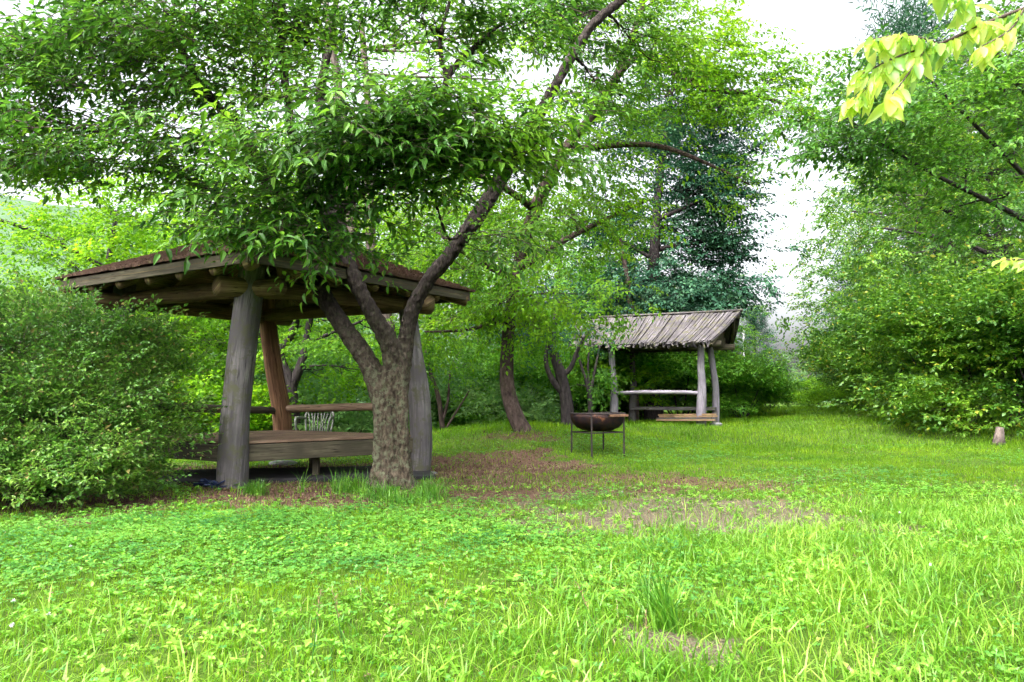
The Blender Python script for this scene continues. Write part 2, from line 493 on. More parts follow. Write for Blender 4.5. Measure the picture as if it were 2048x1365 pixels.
# far hill on the left
hx = np.linspace(-900, 500, 70); hy = np.linspace(330, 800, 24)
HX, HY = np.meshgrid(hx, hy)
HZ = -12 + 165 * np.exp(-((HX + 400) / 330.) ** 2) * np.sin(np.clip((HY - 330) / 470, 0, 1) * math.pi) + 10 * wob(HX, HY, .02)
hV = np.stack([HX, HY, HZ], -1).reshape(-1, 3)
ii = (np.arange(23)[:, None] * 70 + np.arange(69)[None]).reshape(-1)
hills = pydata('hills', hV, np.stack([ii, ii + 1, ii + 71, ii + 70], -1), None, plainmat('hill', (.03, .07, .03), (.06, .12, .05), .05, .9), smooth=True)
tag(hills, 'pale wooded hill beyond the valley on the left', kind='structure')

# ---------------------------------------------------------------- foliage machinery
LT4 = (np.array([[0, 0, 0], [.42, .5, .12], [.5, 0, .02], [.42, -.5, .12], [1, 0, -.16]]), np.array([[0, 2, 1], [0, 3, 2], [1, 2, 4], [2, 3, 4]]))
LT8 = (np.array([[0, 0, 0], [.28, .46, .10], [.3, 0, .0], [.28, -.46, .10], [.64, .34, .02], [.66, 0, -.06], [.64, -.34, .02], [1, 0, -.2]]),
       np.array([[0, 2, 1], [0, 3, 2], [1, 2, 5], [1, 5, 4], [2, 3, 6], [2, 6, 5], [4, 5, 7], [5, 6, 7]]))
LT2 = (np.array([[0, 0, 0], [.45, .5, .04], [.45, -.5, .04], [1, 0, -.1]]), np.array([[0, 2, 1], [1, 2, 3]]))

def frames(d, up):
    """rotation matrices whose x axis is d and z axis close to up"""
    d = d / np.linalg.norm(d, axis=1, keepdims=True)
    y = np.cross(up, d); y /= np.maximum(np.linalg.norm(y, axis=1, keepdims=True), 1e-6)
    z = np.cross(d, y)
    return np.stack([d, y, z], -1)

def place(tv, tf, pos, Rm, s):
    """many copies of one small shape -> one vertex and one face array"""
    n = len(pos)
    s = np.asarray(s)
    if s.ndim == 1: s = s[:, None]
    V = np.einsum('nij,vj->nvi', Rm, tv) if s.shape[1] == 1 else np.einsum('nij,nvj->nvi', Rm, tv[None] * s[:, None, :])
    if s.shape[1] == 1: V = V * s[:, None]
    V = V + pos[:, None]
    F = tf[None] + (np.arange(n) * len(tv))[:, None, None]
    return V.reshape(-1, 3), F.reshape(-1, tf.shape[1])

def spray(leaf, twig_len, nside, nleaf, ll, lw, droop=.25, flat=.25, r=None, conif=False):
    """a leafy twig in local axes (x outward): returns leaf verts/faces and twig polylines"""
    r = r or np.random.default_rng(1)
    pos, dr, up, sz = [], [], [], []
    lines = []
    def axisline(p0, d, L, nl):
        seg = 5; pts = [p0]
        p = p0.copy(); d = d.copy()
        for i in range(seg):
            d = d + np.array([0, 0, -droop / seg]) + r.normal(0, .08, 3); d /= np.linalg.norm(d)
            p = p + d * L / seg; pts.append(p.copy())
        lines.append(np.array(pts))
        pts = np.array(pts)
        for k in range(nl):
            t = (k + .6 + r.uniform(-.2, .2)) / nl * seg
            t = min(t, seg - 1e-3); i = int(t)
            q = pts[i] + (pts[i + 1] - pts[i]) * (t - i)
            dd = pts[i + 1] - pts[i]; dd /= np.linalg.norm(dd)
            side = np.cross([0, 0, 1], dd); side /= np.linalg.norm(side)
            sg = 1 if k % 2 else -1
            ang = r.uniform(.6, 1.15) if k < nl - 1 else 0
            v = dd * math.cos(ang) + side * sg * math.sin(ang) + np.array([0, 0, r.normal(-.12, flat)])
            pos.append(q); dr.append(v); up.append([r.normal(0, flat), r.normal(0, flat), 1]); sz.append(r.uniform(.7, 1.15))
    axisline(np.zeros(3), np.array([1., 0, .15]), twig_len, nleaf)
    main = lines[0]
    for k in range(nside):
        t = r.uniform(.15, .85) * 5; i = int(t)
        q = main[i] + (main[i + 1] - main[i]) * (t - i)
        a = r.uniform(.5, 1.0) * (1 if k % 2 else -1)
        axisline(q, np.array([math.cos(a), math.sin(a), r.normal(.05, .12)]), twig_len * r.uniform(.4, .7), max(3, int(nleaf * .6)))
    pos, dr, up, sz = map(np.array, (pos, dr, up, sz))
    Rm = frames(dr, up)
    S = np.stack([sz * ll, sz * lw, sz * ll], -1)
    V, F = place(leaf[0], leaf[1], pos, Rm, S)
    return V, F, lines

def make_set(n, *a, **k):
    out = []
    for i in range(n): out.append(spray(*a, r=np.random.default_rng(100 + i), **k))
    return out

SP_MAIN = make_set(8, LT8, .55, 4, 9, .098, .043, droop=.26, flat=.28)
SP_MED = make_set(6, LT4, .55, 5, 9, .085, .042, droop=.3, flat=.35)
SP_FAR = make_set(6, LT2, .8, 5, 9, .13, .075, droop=.25, flat=.4)
SP_SHRUB = make_set(6, LT4, .30, 4, 8, .052, .026, droop=-.15, flat=.5)
SP_BUSH = make_set(6, LT2, .6, 5, 9, .11, .06, droop=.1, flat=.5)
SP_PINE = make_set(6, LT2, .7, 6, 13, .16, .022, droop=.1, flat=.5)

def tubes_np(lines, r0, r1):
    """thin 3-sided twigs for lots of polylines of equal length: lines (n,m,3)"""
    n, m, _ = lines.shape
    t = np.gradient(lines, axis=1); t /= np.maximum(np.linalg.norm(t, axis=2, keepdims=True), 1e-6)
    ref = np.where(np.abs(t[..., 2:3]) < .9, np.array([0, 0, 1.]), np.array([1., 0, 0]))
    u = np.cross(t, ref); u /= np.maximum(np.linalg.norm(u, axis=2, keepdims=True), 1e-6)
    v = np.cross(t, u)
    rad = (np.linspace(0, 1, m)[None, :] * (np.asarray(r1) - np.asarray(r0))[:, None] + np.asarray(r0)[:, None])[..., None]
    ring = [lines + (u * math.cos(a) + v * math.sin(a)) * rad for a in (0, 2.094, 4.189)]
    V = np.stack(ring, 2)                # n,m,3,3
    base = (np.arange(n) * m * 3)[:, None, None]
    i = np.arange(m - 1)[None, :, None]; k = np.arange(3)[None, None, :]
    a = base + i * 3 + k; b = base + i * 3 + (k + 1) % 3
    F = np.stack([a, b, b + 3, a + 3], -1).reshape(-1, 4)
    return V.reshape(-1, 3), F

class Crown:
    def __init__(s): s.Vs, s.Fs, s.n = [], [], 0; s.tV, s.tF, s.tn = [], [], 0
    def add(s, V, F): s.Vs.append(V); s.Fs.append(F + s.n); s.n += len(V)
    def addt(s, V, F): s.tV.append(V); s.tF.append(F + s.tn); s.tn += len(V)
    def sprays(s, tset, pos, dirs, up, sc_, twigs=False, tr=.004):
        pick = rng.integers(0, len(tset), len(pos))
        Rm = frames(dirs, up)
        for i, (tv, tf, ln) in enumerate(tset):
            k = pick == i
            if not k.any(): continue
            V, F = place(tv, tf, pos[k], Rm[k], sc_[k]); s.add(V, F)
            if twigs:
                for j, l in enumerate(ln):
                    L = np.einsum('nij,vj->nvi', Rm[k], l) * sc_[k][:, None, None] + pos[k][:, None]
                    q = np.ones(len(L)) * tr * (1 if j == 0 else .6)
                    V, F = tubes_np(L, q, q * .35); s.addt(V, F)

def grow(limbs, blobs, tset, size=1.0, per=6, spread=(.4, .4, .13), centre=None, droop=.1, twigs=True, tr=.004,
         r_sec=.03, shell=.35, mb=None, n_side=10, drop_below=None, updir=0.0, boxy=False):
    """limbs: list of [(point, radius)...]; blobs: (centre, (rx,ry,rz), n_clusters)"""
    mb = mb or MB(); cr = Crown()
    nodes = []
    for k, lb in enumerate(limbs):
        pts, rad = smoothpath(lb, 4)
        mb.tube(pts, rad, n=n_side if rad[0] > .04 else 6, wob_amp=.12, seed=k * 1.7)
        nodes += [(p, r) for p, r in zip(pts, rad)][2:]
    NP = np.array([tuple(p) for p, r in nodes]); NR = np.array([r for p, r in nodes])
    ctr = Vector(centre) if centre is not None else None
    for (c, rr, nc) in blobs:
        c = Vector(c)
        cost = np.linalg.norm(NP - np.array(c), axis=1) + np.maximum(NP[:, 2] - c.z, 0) * .8
        j = int(np.argmin(cost))
        st = Vector(NP[j]); r0 = min(NR[j] * .75, r_sec)
        sec = curve(st, c, n=6, jit=.06)
        if (c - st).length > .15:
            mb.tube(sec, [r0 * (1 - .7 * i / 6) for i in range(7)], n=5, cap=False, seed=1)
        # cluster points
        d = rng.normal(size=(nc, 3)); d /= np.linalg.norm(d, axis=1, keepdims=True)
        rad = (shell + (1 - shell) * rng.random(nc)) ** .6
        q = np.array(c) + d * rad[:, None] * np.array(rr)
        sp = np.array([tuple(x) for x in sec])
        tt = rng.integers(2, 7, nc)
        s0 = sp[tt]
        lin = np.linspace(0, 1, 5)[None, :, None]
        bow = rng.normal(0, .10, (nc, 1, 3)) * np.linalg.norm(q - s0, axis=1)[:, None, None]
        L = s0[:, None] * (1 - lin) + q[:, None] * lin + bow * (lin * (1 - lin) * 4)
        V, F = tubes_np(L, np.full(nc, max(r0 * .32, tr)), np.full(nc, tr * .7)); cr.addt(V, F)
        # sprays round each cluster point
        m = nc * per
        pos = np.repeat(q, per, 0) + rng.normal(0, 1, (m, 3)) * np.array(spread)
        o = pos - np.array(ctr if ctr is not None else c)
        o[:, 2] *= .25
        o /= np.maximum(np.linalg.norm(o, axis=1, keepdims=True), 1e-6)
        dr = o + rng.normal(0, .55, (m, 3)) * np.array([1, 1, .35]) + np.array([0, 0, -droop + updir])
        up = np.array([0, 0, 1.]) + rng.normal(0, .25, (m, 3)) + o * .15
        sc_ = size * rng.uniform(.6, 1.3, m)
        if drop_below is not None:
            keep = drop_below(pos); pos, dr, up, sc_ = pos[keep], dr[keep], up[keep], sc_[keep]
            if not len(pos): continue
        cr.sprays(tset, pos, dr, up, sc_, twigs, tr * .7)
    return mb, cr

def finish(root, mb, cr, leaf, bark, crown_name='crown', trunk_name='trunk', trunk_mod=False):
    nV = len(mb.V)
    V = np.array([tuple(v) for v in mb.V]).reshape(-1, 3)
    TF = list(mb.F)
    if cr.tV and not trunk_mod:
        V = np.concatenate([V] + cr.tV)
        TF += [tuple(f) for f in (np.concatenate(cr.tF) + nV).tolist()]
    t = pydata(trunk_name, V, TF, None, bark, root, True)
    if trunk_mod and t:
        md = t.modifiers.new('r', 'REMESH'); md.mode = 'VOXEL'; md.voxel_size = .016; md.use_smooth_shade = True
        md = t.modifiers.new('s', 'SMOOTH'); md.iterations = 4; md.factor = .5
        tx = bpy.data.textures.new('barkbumps', 'CLOUDS'); tx.noise_scale = .07; tx.noise_depth = 3
        md = t.modifiers.new('d', 'DISPLACE'); md.texture = tx; md.strength = .045; md.texture_coords = 'LOCAL'
    V = np.concatenate(cr.Vs); F = np.concatenate(cr.Fs)
    c = pydata(crown_name, V, F, None, leaf, root, False)
    if cr.tV and trunk_mod:
        pydata('twigs', np.concatenate(cr.tV), np.concatenate(cr.tF), None, M['bark_twig'], root, False)
    return c

def pxblob(px, py, Y, rx, ry, rz, n):
    return (P(px, py, Y), (rx, ry, rz), n)

# ---------------------------------------------------------------- the log pavilion with hipped roof
C0 = Vector((-3.3, 10.4, 0)); dF = Vector((.21, -.978, 0)); dR = Vector((.978, .21, 0))
HD = 2.75; EZ = 2.56; AZ = 3.42
pav = thing('log_pavilion', 'log pavilion with brown shingled hip roof and raised deck behind the big tree', 'pavilion', (C0.x, C0.y, 0))
cF, cR, cB, cL = (C0 + dF * HD), (C0 + dR * HD), (C0 - dF * HD), (C0 - dR * HD)
corners = [cF, cR, cB, cL]
apex = Vector((C0.x, C0.y, AZ))
# posts: bent, weathered logs (points traced as base, middle, top)
def post(pts, name_mat, k, lab=None):
    mb = MB(); p, r = smoothpath(pts, 5)
    mb.tube(p, r, n=20, wob_amp=.05, seed=k)
    o = mb.build('post', name_mat, pav, True)
    if lab: o['label'] = lab
    return o
post([(P(464, 982, 8.92), .185), (P(466, 930, 8.92), .175), (P(472, 820, 8.92), .165), (P(484, 700, 8.92), .17), (P(497, 600, 8.92), .165), (P(508, 525, 8.92), .15)], M['post_grey'], 1.1, 'thick grey weathered log post leaning at the front corner')
post([(P(838, 948, 10.5), .15), (P(842, 880, 10.5), .155), (P(838, 790, 10.5), .16), (P(826, 700, 10.5), .13), (P(812, 600, 10.5), .12), (P(808, 560, 10.5), .12)], M['post_grey'], 2.3, 'grey log post with a swollen foot behind the tree trunk')
post([(P(566, 905, 12.0), .15), (P(564, 830, 12.0), .15), (P(548, 740, 12.0), .135), (P(536, 650, 12.0), .13), (P(533, 590, 12.0), .13)], M['post_brown'], 3.7, 'reddish brown bent log post at the rear corner')
post([(P(238, 935, 10.1), .16), (P(240, 800, 10.1), .15), (P(250, 560, 10.1), .14)], M['post_grey'], 5.1)
pt = [P(508, 545, 8.92), P(810, 590, 10.5), P(533, 600, 12.0), P(250, 580, 10.1)]
pb = [P(464, 975, 8.92), P(838, 945, 10.5), P(566, 905, 12.0), P(238, 930, 10.1)]
# ring beams: round logs from post to post
for i in range(4):
    a, b = pt[i].copy(), pt[(i + 1) % 4].copy()
    a.z = b.z = 2.36
    d = (b - a).normalized()
    mb = MB(); mb.tube(curve(a - d * .45, b + d * .45, n=8, jit=.01), [.12, .115, .11, .112, .115, .11, .105, .11, .105], n=14, wob_amp=.06, seed=i)
    mb.build('ring_beam', M['wood_under'], pav, True)
# hip rafters and jack rafters (logs)
for i in range(4):
    c = corners[i]; a = Vector((c.x, c.y, EZ - .10)); top = apex - Vector((0, 0, .22))
    a = a + (top - a) * .02
    mb = MB(); mb.tube(curve(a, top, n=6, jit=.005), [.085, .09, .095, .09, .085, .08, .08], n=12, wob_amp=.06, seed=i * 3)
    mb.build('hip_rafter', M['wood_under'], pav, True)
    c2 = corners[(i + 1) % 4]
    nrm = ((c + c2) / 2 - C0); nrm.z = 0; hw = nrm.length; nrm.normalize()
    for t in (.18, .34, .5, .66, .82):
        q = c.lerp(c2, t)
        f = min(t, 1 - t) * 2
        up = q - nrm * hw * f * .93
        z1 = EZ - .10 + (AZ - EZ) * f * .93
        mb = MB(); mb.tube(curve(Vector((q.x, q.y, EZ - .11)) - nrm * .06, Vector((up.x, up.y, z1 - .03)), n=4, jit=.012), .058, n=10, wob_amp=.08, seed=i + t * 9)
        mb.build('rafter', M['wood_under'], pav, True)
    # soffit boards under the shingles
    mb = MB(); nb = 9
    for j in range(nb):
        f0, f1 = j / nb, (j + .96) / nb
        fm = (f0 + f1) / 2
        A = Vector((*c.xy, EZ - .02)).lerp(apex - Vector((0, 0, .03)), fm); B = Vector((*c2.xy, EZ - .02)).lerp(apex - Vector((0, 0, .03)), fm)
        mb.box(A, B, hw * (f1 - f0) * 1.1, .02, up=(nrm * (AZ - EZ) + Vector((0, 0, hw))).normalized(), seed=j * 1.3)
    mb.build('soffit', M['wood_under'], pav)
    # eave fascia
    mb = MB(); e = (c2 - c).normalized()
    mb.box(Vector((*c.xy, EZ - .02)) + e * .01 - nrm * .02, Vector((*c2.xy, EZ - .02)) - e * .03 - nrm * .02, .045, .125, seed=i)
    mb.build('fascia', M['wood_beam'], pav, bevel=.006)
    # shingle courses, every one lapped over the one below
    mb = MB(); nc = 24
    sl_up = (nrm * (AZ - EZ) + Vector((0, 0, hw))).normalized()
    for j in range(nc):
        f = j / nc; f2 = min((j + 1.25) / nc, 1)
        cc = lambda c_, ff: Vector((*(c_ + (c_ - C0).normalized() * .06).xy, EZ + .055)).lerp(apex + Vector((0, 0, .06)), ff)
        A, B, A2, B2 = cc(c, f), cc(c2, f), cc(c, f2), cc(c2, f2)
        ns = max(2, int((B - A).length / .16))
        for k in range(ns):
            t0, t1 = k / ns, (k + .96) / ns
            off = random.uniform(-.008, .012)
            lo0 = A.lerp(B, t0) + sl_up * (.028 + random.uniform(0, .008)); lo1 = A.lerp(B, t1) + sl_up * (.028 + random.uniform(0, .008))
            hi0 = A2.lerp(B2, t0); hi1 = A2.lerp(B2, t1)
            dn = (A - A2); dn = nrm * off
            lo0 += dn; lo1 += dn
            b = len(mb.V); th = sl_up * -.03
            mb.V += [lo0, lo1, hi1, hi0, lo0 + th, lo1 + th]
            s0 = random.uniform(0, 40)
            mb.face((b, b + 1, b + 2, b + 3), [(s0, 0), (s0 + .16, 0), (s0 + .16, .1), (s0, .1)])
            mb.face((b + 4, b + 5, b + 1, b), [(s0, 0), (s0 + .16, 0), (s0 + .16, .02), (s0, .02)])
            mb.face((b + 5, b + 2, b + 1), [(s0, 0), (s0 + .1, 0), (s0, .02)])
            mb.face((b + 4, b, b + 3), [(s0, 0), (s0 + .1, 0), (s0, .02)])
    mb.build('roof_shingles', M['shingle'], pav)
# deck of boards inside the posts, its edge beams and legs
dz = .53
q = [Vector((p.x, p.y, 0)) for p in pb]
cen = sum(q, Vector()) / 4
q = [cen + (p - cen) * 1.0 for p in q]
dk = [q[i] + (q[i] - cen).normalized() * -.02 for i in range(4)]
mb = MB(); nb = 20
for j in range(nb):
    t = (j + .5) / nb
    A = dk[0].lerp(dk[3], t); B = dk[1].lerp(dk[2], t)
    A.z = B.z = dz + random.uniform(-.002, .002)
    mb.box(A, B, (dk[3] - dk[0]).length / nb * .96, .03, seed=j * 2.1)
mb.build('deck_boards', M['wood_deck'], pav)
for i in range(4):
    a, b = dk[i].copy(), dk[(i + 1) % 4].copy(); a.z = b.z = dz - .125
    d = (b - a).normalized(); o_ = Vector((d.y, -d.x, 0))
    if (a - cen).dot(o_) < 0: o_ = -o_
    mb = MB(); mb.box(a + o_ * .02 + d * .03, b + o_ * .02 - d * .03, .07, .20, seed=i * 1.9)
    mb.build('deck_beam', M['wood_beam'], pav, bevel=.008)
for (s, t) in ((.5, .12), (.78, .5), (.25, .5), (.5, .88)):
    p = dk[0].lerp(dk[1], s).lerp(dk[3].lerp(dk[2], s), t)
    mb = MB(); mb.box((p.x, p.y, -.05), (p.x, p.y, dz - .03), .08, .08, up=(0, 1, 0), seed=s)
    mb.build('deck_leg', M['wood_beam'], pav)
# log handrails on the far sides
for (a, b, m_, lab) in ((P(240, 808, 10.15), P(556, 822, 11.95), 'wood_beam', 'darker log handrail on the left far side'), (P(566, 818, 12.0), P(836, 812, 10.6), 'wood_rail', 'pale peeled log handrail with nail holes')):
    mb = MB(); mb.tube(curve(a, b, n=8, jit=.008, sag=.01), [.058, .06, .055, .058, .06, .056, .06, .057, .055], n=12, wob_amp=.05)
    o = mb.build('handrail', M[m_], pav, True); o['label'] = lab
# footing stones under the posts
for i, p in enumerate(pb[:3]):
    mb = MB(); n = 9
    pts = [Vector((p.x, p.y, gh(p.x, p.y) - .08)), Vector((p.x, p.y, gh(p.x, p.y) + .015)), Vector((p.x, p.y, gh(p.x, p.y) + .035))]
    mb.tube(pts, [.25, .24, .2], n=n, wob_amp=.18, seed=i * 2)
    if i: mb.build('footing_stone', M['stone'], pav)

# low, evenly dark flat slab shape on the ground under the pavilion
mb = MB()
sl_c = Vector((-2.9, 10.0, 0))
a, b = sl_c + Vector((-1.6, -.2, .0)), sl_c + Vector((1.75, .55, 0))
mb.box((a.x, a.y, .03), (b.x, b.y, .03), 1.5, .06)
slab = mb.build('low_dark_slab', M['dark_slab'], None, bevel=.01)
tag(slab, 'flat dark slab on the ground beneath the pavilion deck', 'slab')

# blue-black scrap at the foot of the front post
mb = MB()
for k in range(14):
    a0 = P(428, 968, 8.75) + Vector((random.gauss(0, .05), random.gauss(0, .05), 0)); a0.z = .03 + random.random() * .05
    b0 = a0 + Vector((random.gauss(0, .07), random.gauss(0, .05), random.uniform(0, .06)))
    mb.box(a0, b0, random.uniform(.03, .07), .012, up=(random.gauss(0, 1), random.gauss(0, 1), 1))
scrap = mb.build('crumpled_bag', plainmat('bag', (.01, .015, .05), (.03, .05, .12), 12, .4), None)
tag(scrap, 'small crumpled dark blue bag at the foot of the front post', 'bag')

# ---------------------------------------------------------------- plastic armchair behind the deck
ch_p = onG(*P(632, 800, 13.4).xy)
chair = thing('plastic_chair', 'pale plastic armchair with slatted back standing behind the pavilion deck', 'chair', ch_p)
cx, cy, cz = ch_p
def cpt(x, y, z): return Vector((cx + x, cy + y, cz + z))      # faces the camera
mb = MB(); mb.box(cpt(0, -.22, .42), cpt(0, .22, .40), .46, .025, seed=1); mb.build('seat', M['plastic'], chair, bevel=.01)
mb = MB()
zt = P(632, 828, 13.5).z - cz
zt = max(zt, .8)
for k in range(8):
    x0 = -.17 + k * .34 / 7
    mb.tube([cpt(x0 * .9, .22, .43), cpt(x0 + .014 * math.sin(k * 2), .25, .6), cpt(x0 * 1.2, .29, zt - .05)], .011, n=6)
mb.build('backrest_slats', M['plastic'], chair)
mb = MB(); p_, r_ = smoothpath([(cpt(-.22, .22, .42), .018), (cpt(-.25, .27, .65), .018), (cpt(-.22, .3, zt - .03), .02), (cpt(0, .31, zt), .024), (cpt(.22, .3, zt - .03), .02), (cpt(.25, .27, .65), .018), (cpt(.22, .22, .42), .018)], 4)
mb.tube(p_, r_, n=8); mb.build('backrest_frame', M['plastic'], chair, True)
for s in (-1, 1):
    mb = MB(); p_, r_ = smoothpath([(cpt(.25 * s, .27, .66), .018), (cpt(.3 * s, .05, .68), .022), (cpt(.3 * s, -.2, .66), .022), (cpt(.27 * s, -.22, .42), .018)], 4)
    mb.tube(p_, r_, n=8); mb.build('armrest', M['plastic'], chair, True)
    for y in (-.2, .2):
        mb = MB(); mb.tube([cpt(.26 * s, y * 1.25, 0), cpt(.22 * s, y, .42)], [.018, .024], n=8); mb.build('leg', M['plastic'], chair, True)

# ---------------------------------------------------------------- half-drum barbecue on an iron stand
bp_ = P(1195, 828, 12.9)
bx, by = bp_.x, bp_.y; bz = float(gh(bx, by)); RZ = P(1195, 828, 12.9).z
bbq = thing('barbecue_grill', 'rusty round barbecue bowl on a thin iron stand in the grass', 'barbecue', (bx, by, bz))
mb = MB(); NB = 32
prof = [(.47, RZ), (.465, RZ - .06), (.43, RZ - .15), (.36, RZ - .23), (.26, RZ - .275), (.12, RZ - .29), (.0, RZ - .292)]
inner = [(.455, RZ), (.45, RZ - .06), (.41, RZ - .145), (.34, RZ - .22), (.24, RZ - .262), (.1, RZ - .275), (.0, RZ - .278)]
def lathe(mb, prof, flip=False):
    b = len(mb.V)
    for (r, z) in prof:
        for k in range(NB):
            a = 2 * math.pi * k / NB
            dent = 1 + .02 * math.sin(3 * a + 1) + .012 * math.sin(7 * a)
            mb.V.append(Vector((bx + r * dent * math.cos(a), by + r * dent * .8 * math.sin(a), z + .008 * math.sin(2 * a))))
    for i in range(len(prof) - 1):
        for k in range(NB):
            k2 = (k + 1) % NB; f = (b + i * NB + k, b + i * NB + k2, b + (i + 1) * NB + k2, b + (i + 1) * NB + k)
            mb.face(f[::-1] if flip else f, [(0, 0)] * 4)
lathe(mb, prof); lathe(mb, inner, True)
n0 = 0; n1 = len(prof) * NB
for k in range(NB):
    k2 = (k + 1) % NB; mb.face((n0 + k, n1 + k, n1 + k2, n0 + k2), [(0, 0)] * 4)
bowl = mb.build('bowl', M['rust'], bbq, True)
mb = MB()
rim = [Vector((bx + .475 * math.cos(a), by + .38 * math.sin(a), RZ + .004 + .008 * math.sin(2 * a))) for a in np.linspace(0, 2 * math.pi, 33)]
mb.tube(rim, .011, n=6, cap=False); mb.build('rim', M['iron'], bbq, True)
mb = MB(); mb.box((bx + .15, by - .36, RZ - .025), (bx + .47, by - .29, RZ - .02), .08, .04, seed=3); o = mb.build('side_plate', plainmat('rustplate', (.09, .045, .03), (.25, .13, .07), 14, .8), bbq, bevel=.004)
mb = MB()
for k in range(13):
    x0 = -.42 + k * .07; hw = .36 * math.sqrt(max(0, 1 - (x0 / .47) ** 2))
    mb.tube([(bx + x0, by - hw, RZ + .012), (bx + x0, by + hw, RZ + .012)], .004, n=5)
mb.build('grate', M['iron'], bbq)
lg = [(-.44, .06), (-.145, -.40), (.145, .40), (.44, -.06)]
fr = []
for (x0, y0) in lg:
    g = float(gh(bx + x0, by + y0))
    mb = MB(); mb.box((bx + x0, by + y0, g - .03), (bx + x0 * 1.0, by + y0, RZ - .01), .028, .006, up=(0, 1, 0)); mb.box((bx + x0 + .012, by + y0 + .017, g - .03), (bx + x0 + .012, by + y0 + .017, RZ - .01), .006, .028, up=(0, 1, 0))
    mb.build('leg', M['iron'], bbq); fr.append(Vector((bx + x0, by + y0, RZ - .31)))
for a, b in ((0, 1), (1, 3), (3, 2), (2, 0)):
    mb = MB(); mb.box(fr[a], fr[b], .01, .022); mb.build('brace', M['iron'], bbq)

# ---------------------------------------------------------------- small plank-roofed shelter
wv = Vector((.88, -.48, 0)).normalized(); dv = Vector((.48, .88, 0)).normalized()
FR = Vector((*P(1402, 800, 19.7).xy, 0)); FL = Vector((*P(1227, 800, 20.8).xy, 0))
wv = (FR - FL).normalized(); dv = Vector((-wv.y, wv.x, 0))
BR = Vector((*P(1431, 800, 21.0).xy, 0)); BL = BR + (FL - FR)
FRg = gh(FR.x, FR.y)
shel = thing('plank_shelter', 'small shelter with grey plank roof and crooked pale log posts beyond the barbecue', 'shelter', ((FL + BR) / 2 + Vector((0, 0, .3))))
def sbuild(mb, nm, m_, smooth=False, lab=None, bevel=0):
    o = mb.build(nm, M[m_], shel, smooth, bevel)
    if lab: o['label'] = lab
    return o
tz = 2.42
for k, (p, w_, lean, m_) in enumerate(((FL, .105, -.05, 'post_pale'), (FR, .115, .03, 'post_pale'), (BR, .10, -.12, 'post_pale'), (BL, .10, .02, 'post_grey'))):
    g = float(gh(p.x, p.y))
    mb = MB()
    pts, r = smoothpath([(Vector((p.x - .01, p.y, g - .06)), w_ * 1.08), (Vector((p.x + .01, p.y, g + .5)), w_ * 1.1), (Vector((p.x + .03 + lean * .2, p.y, g + 1.05)), w_ * .95), (Vector((p.x + .0 + lean * .4, p.y, g + 1.5)), w_ * .85), (Vector((p.x + lean, p.y, tz)), w_ * .8)], 4)
    mb.tube(pts, r, n=14, wob_amp=.1, seed=k * 2.2); sbuild(mb, 'post', m_, True)
for a, b in ((FL, FR), (BL, BR)):
    d = (b - a).normalized(); mb = MB(); mb.tube(curve(Vector((*(a - d * .75).xy, tz)), Vector((*(b + d * .55).xy, tz)), n=6, jit=.006), .085, n=10, wob_amp=.08); sbuild(mb, 'eave_beam', 'wood_beam', True)
for a, b in ((FL, BL), (FR, BR)):
    d = (b - a).normalized(); mb = MB(); mb.tube([Vector((*(a - d * .35).xy, tz + .09)), Vector((*(b + d * .35).xy, tz + .09))], .07, n=10, wob_amp=.08); sbuild(mb, 'tie_beam', 'wood_beam', True)
mid0, mid1 = (FL + BL) / 2, (FR + BR) / 2
rz_ = 3.28
RL = Vector((*(P(1192, 640, 21.9).xy), 0)); 
RLp = mid0 - wv * 1.35; RRp = mid1 + wv * .86
mb = MB(); mb.tube(curve(Vector((*RLp.xy, rz_ - .08)), Vector((*RRp.xy, rz_ - .08)), n=6, jit=.005), .07, n=10); sbuild(mb, 'ridge_beam', 'wood_beam', True)
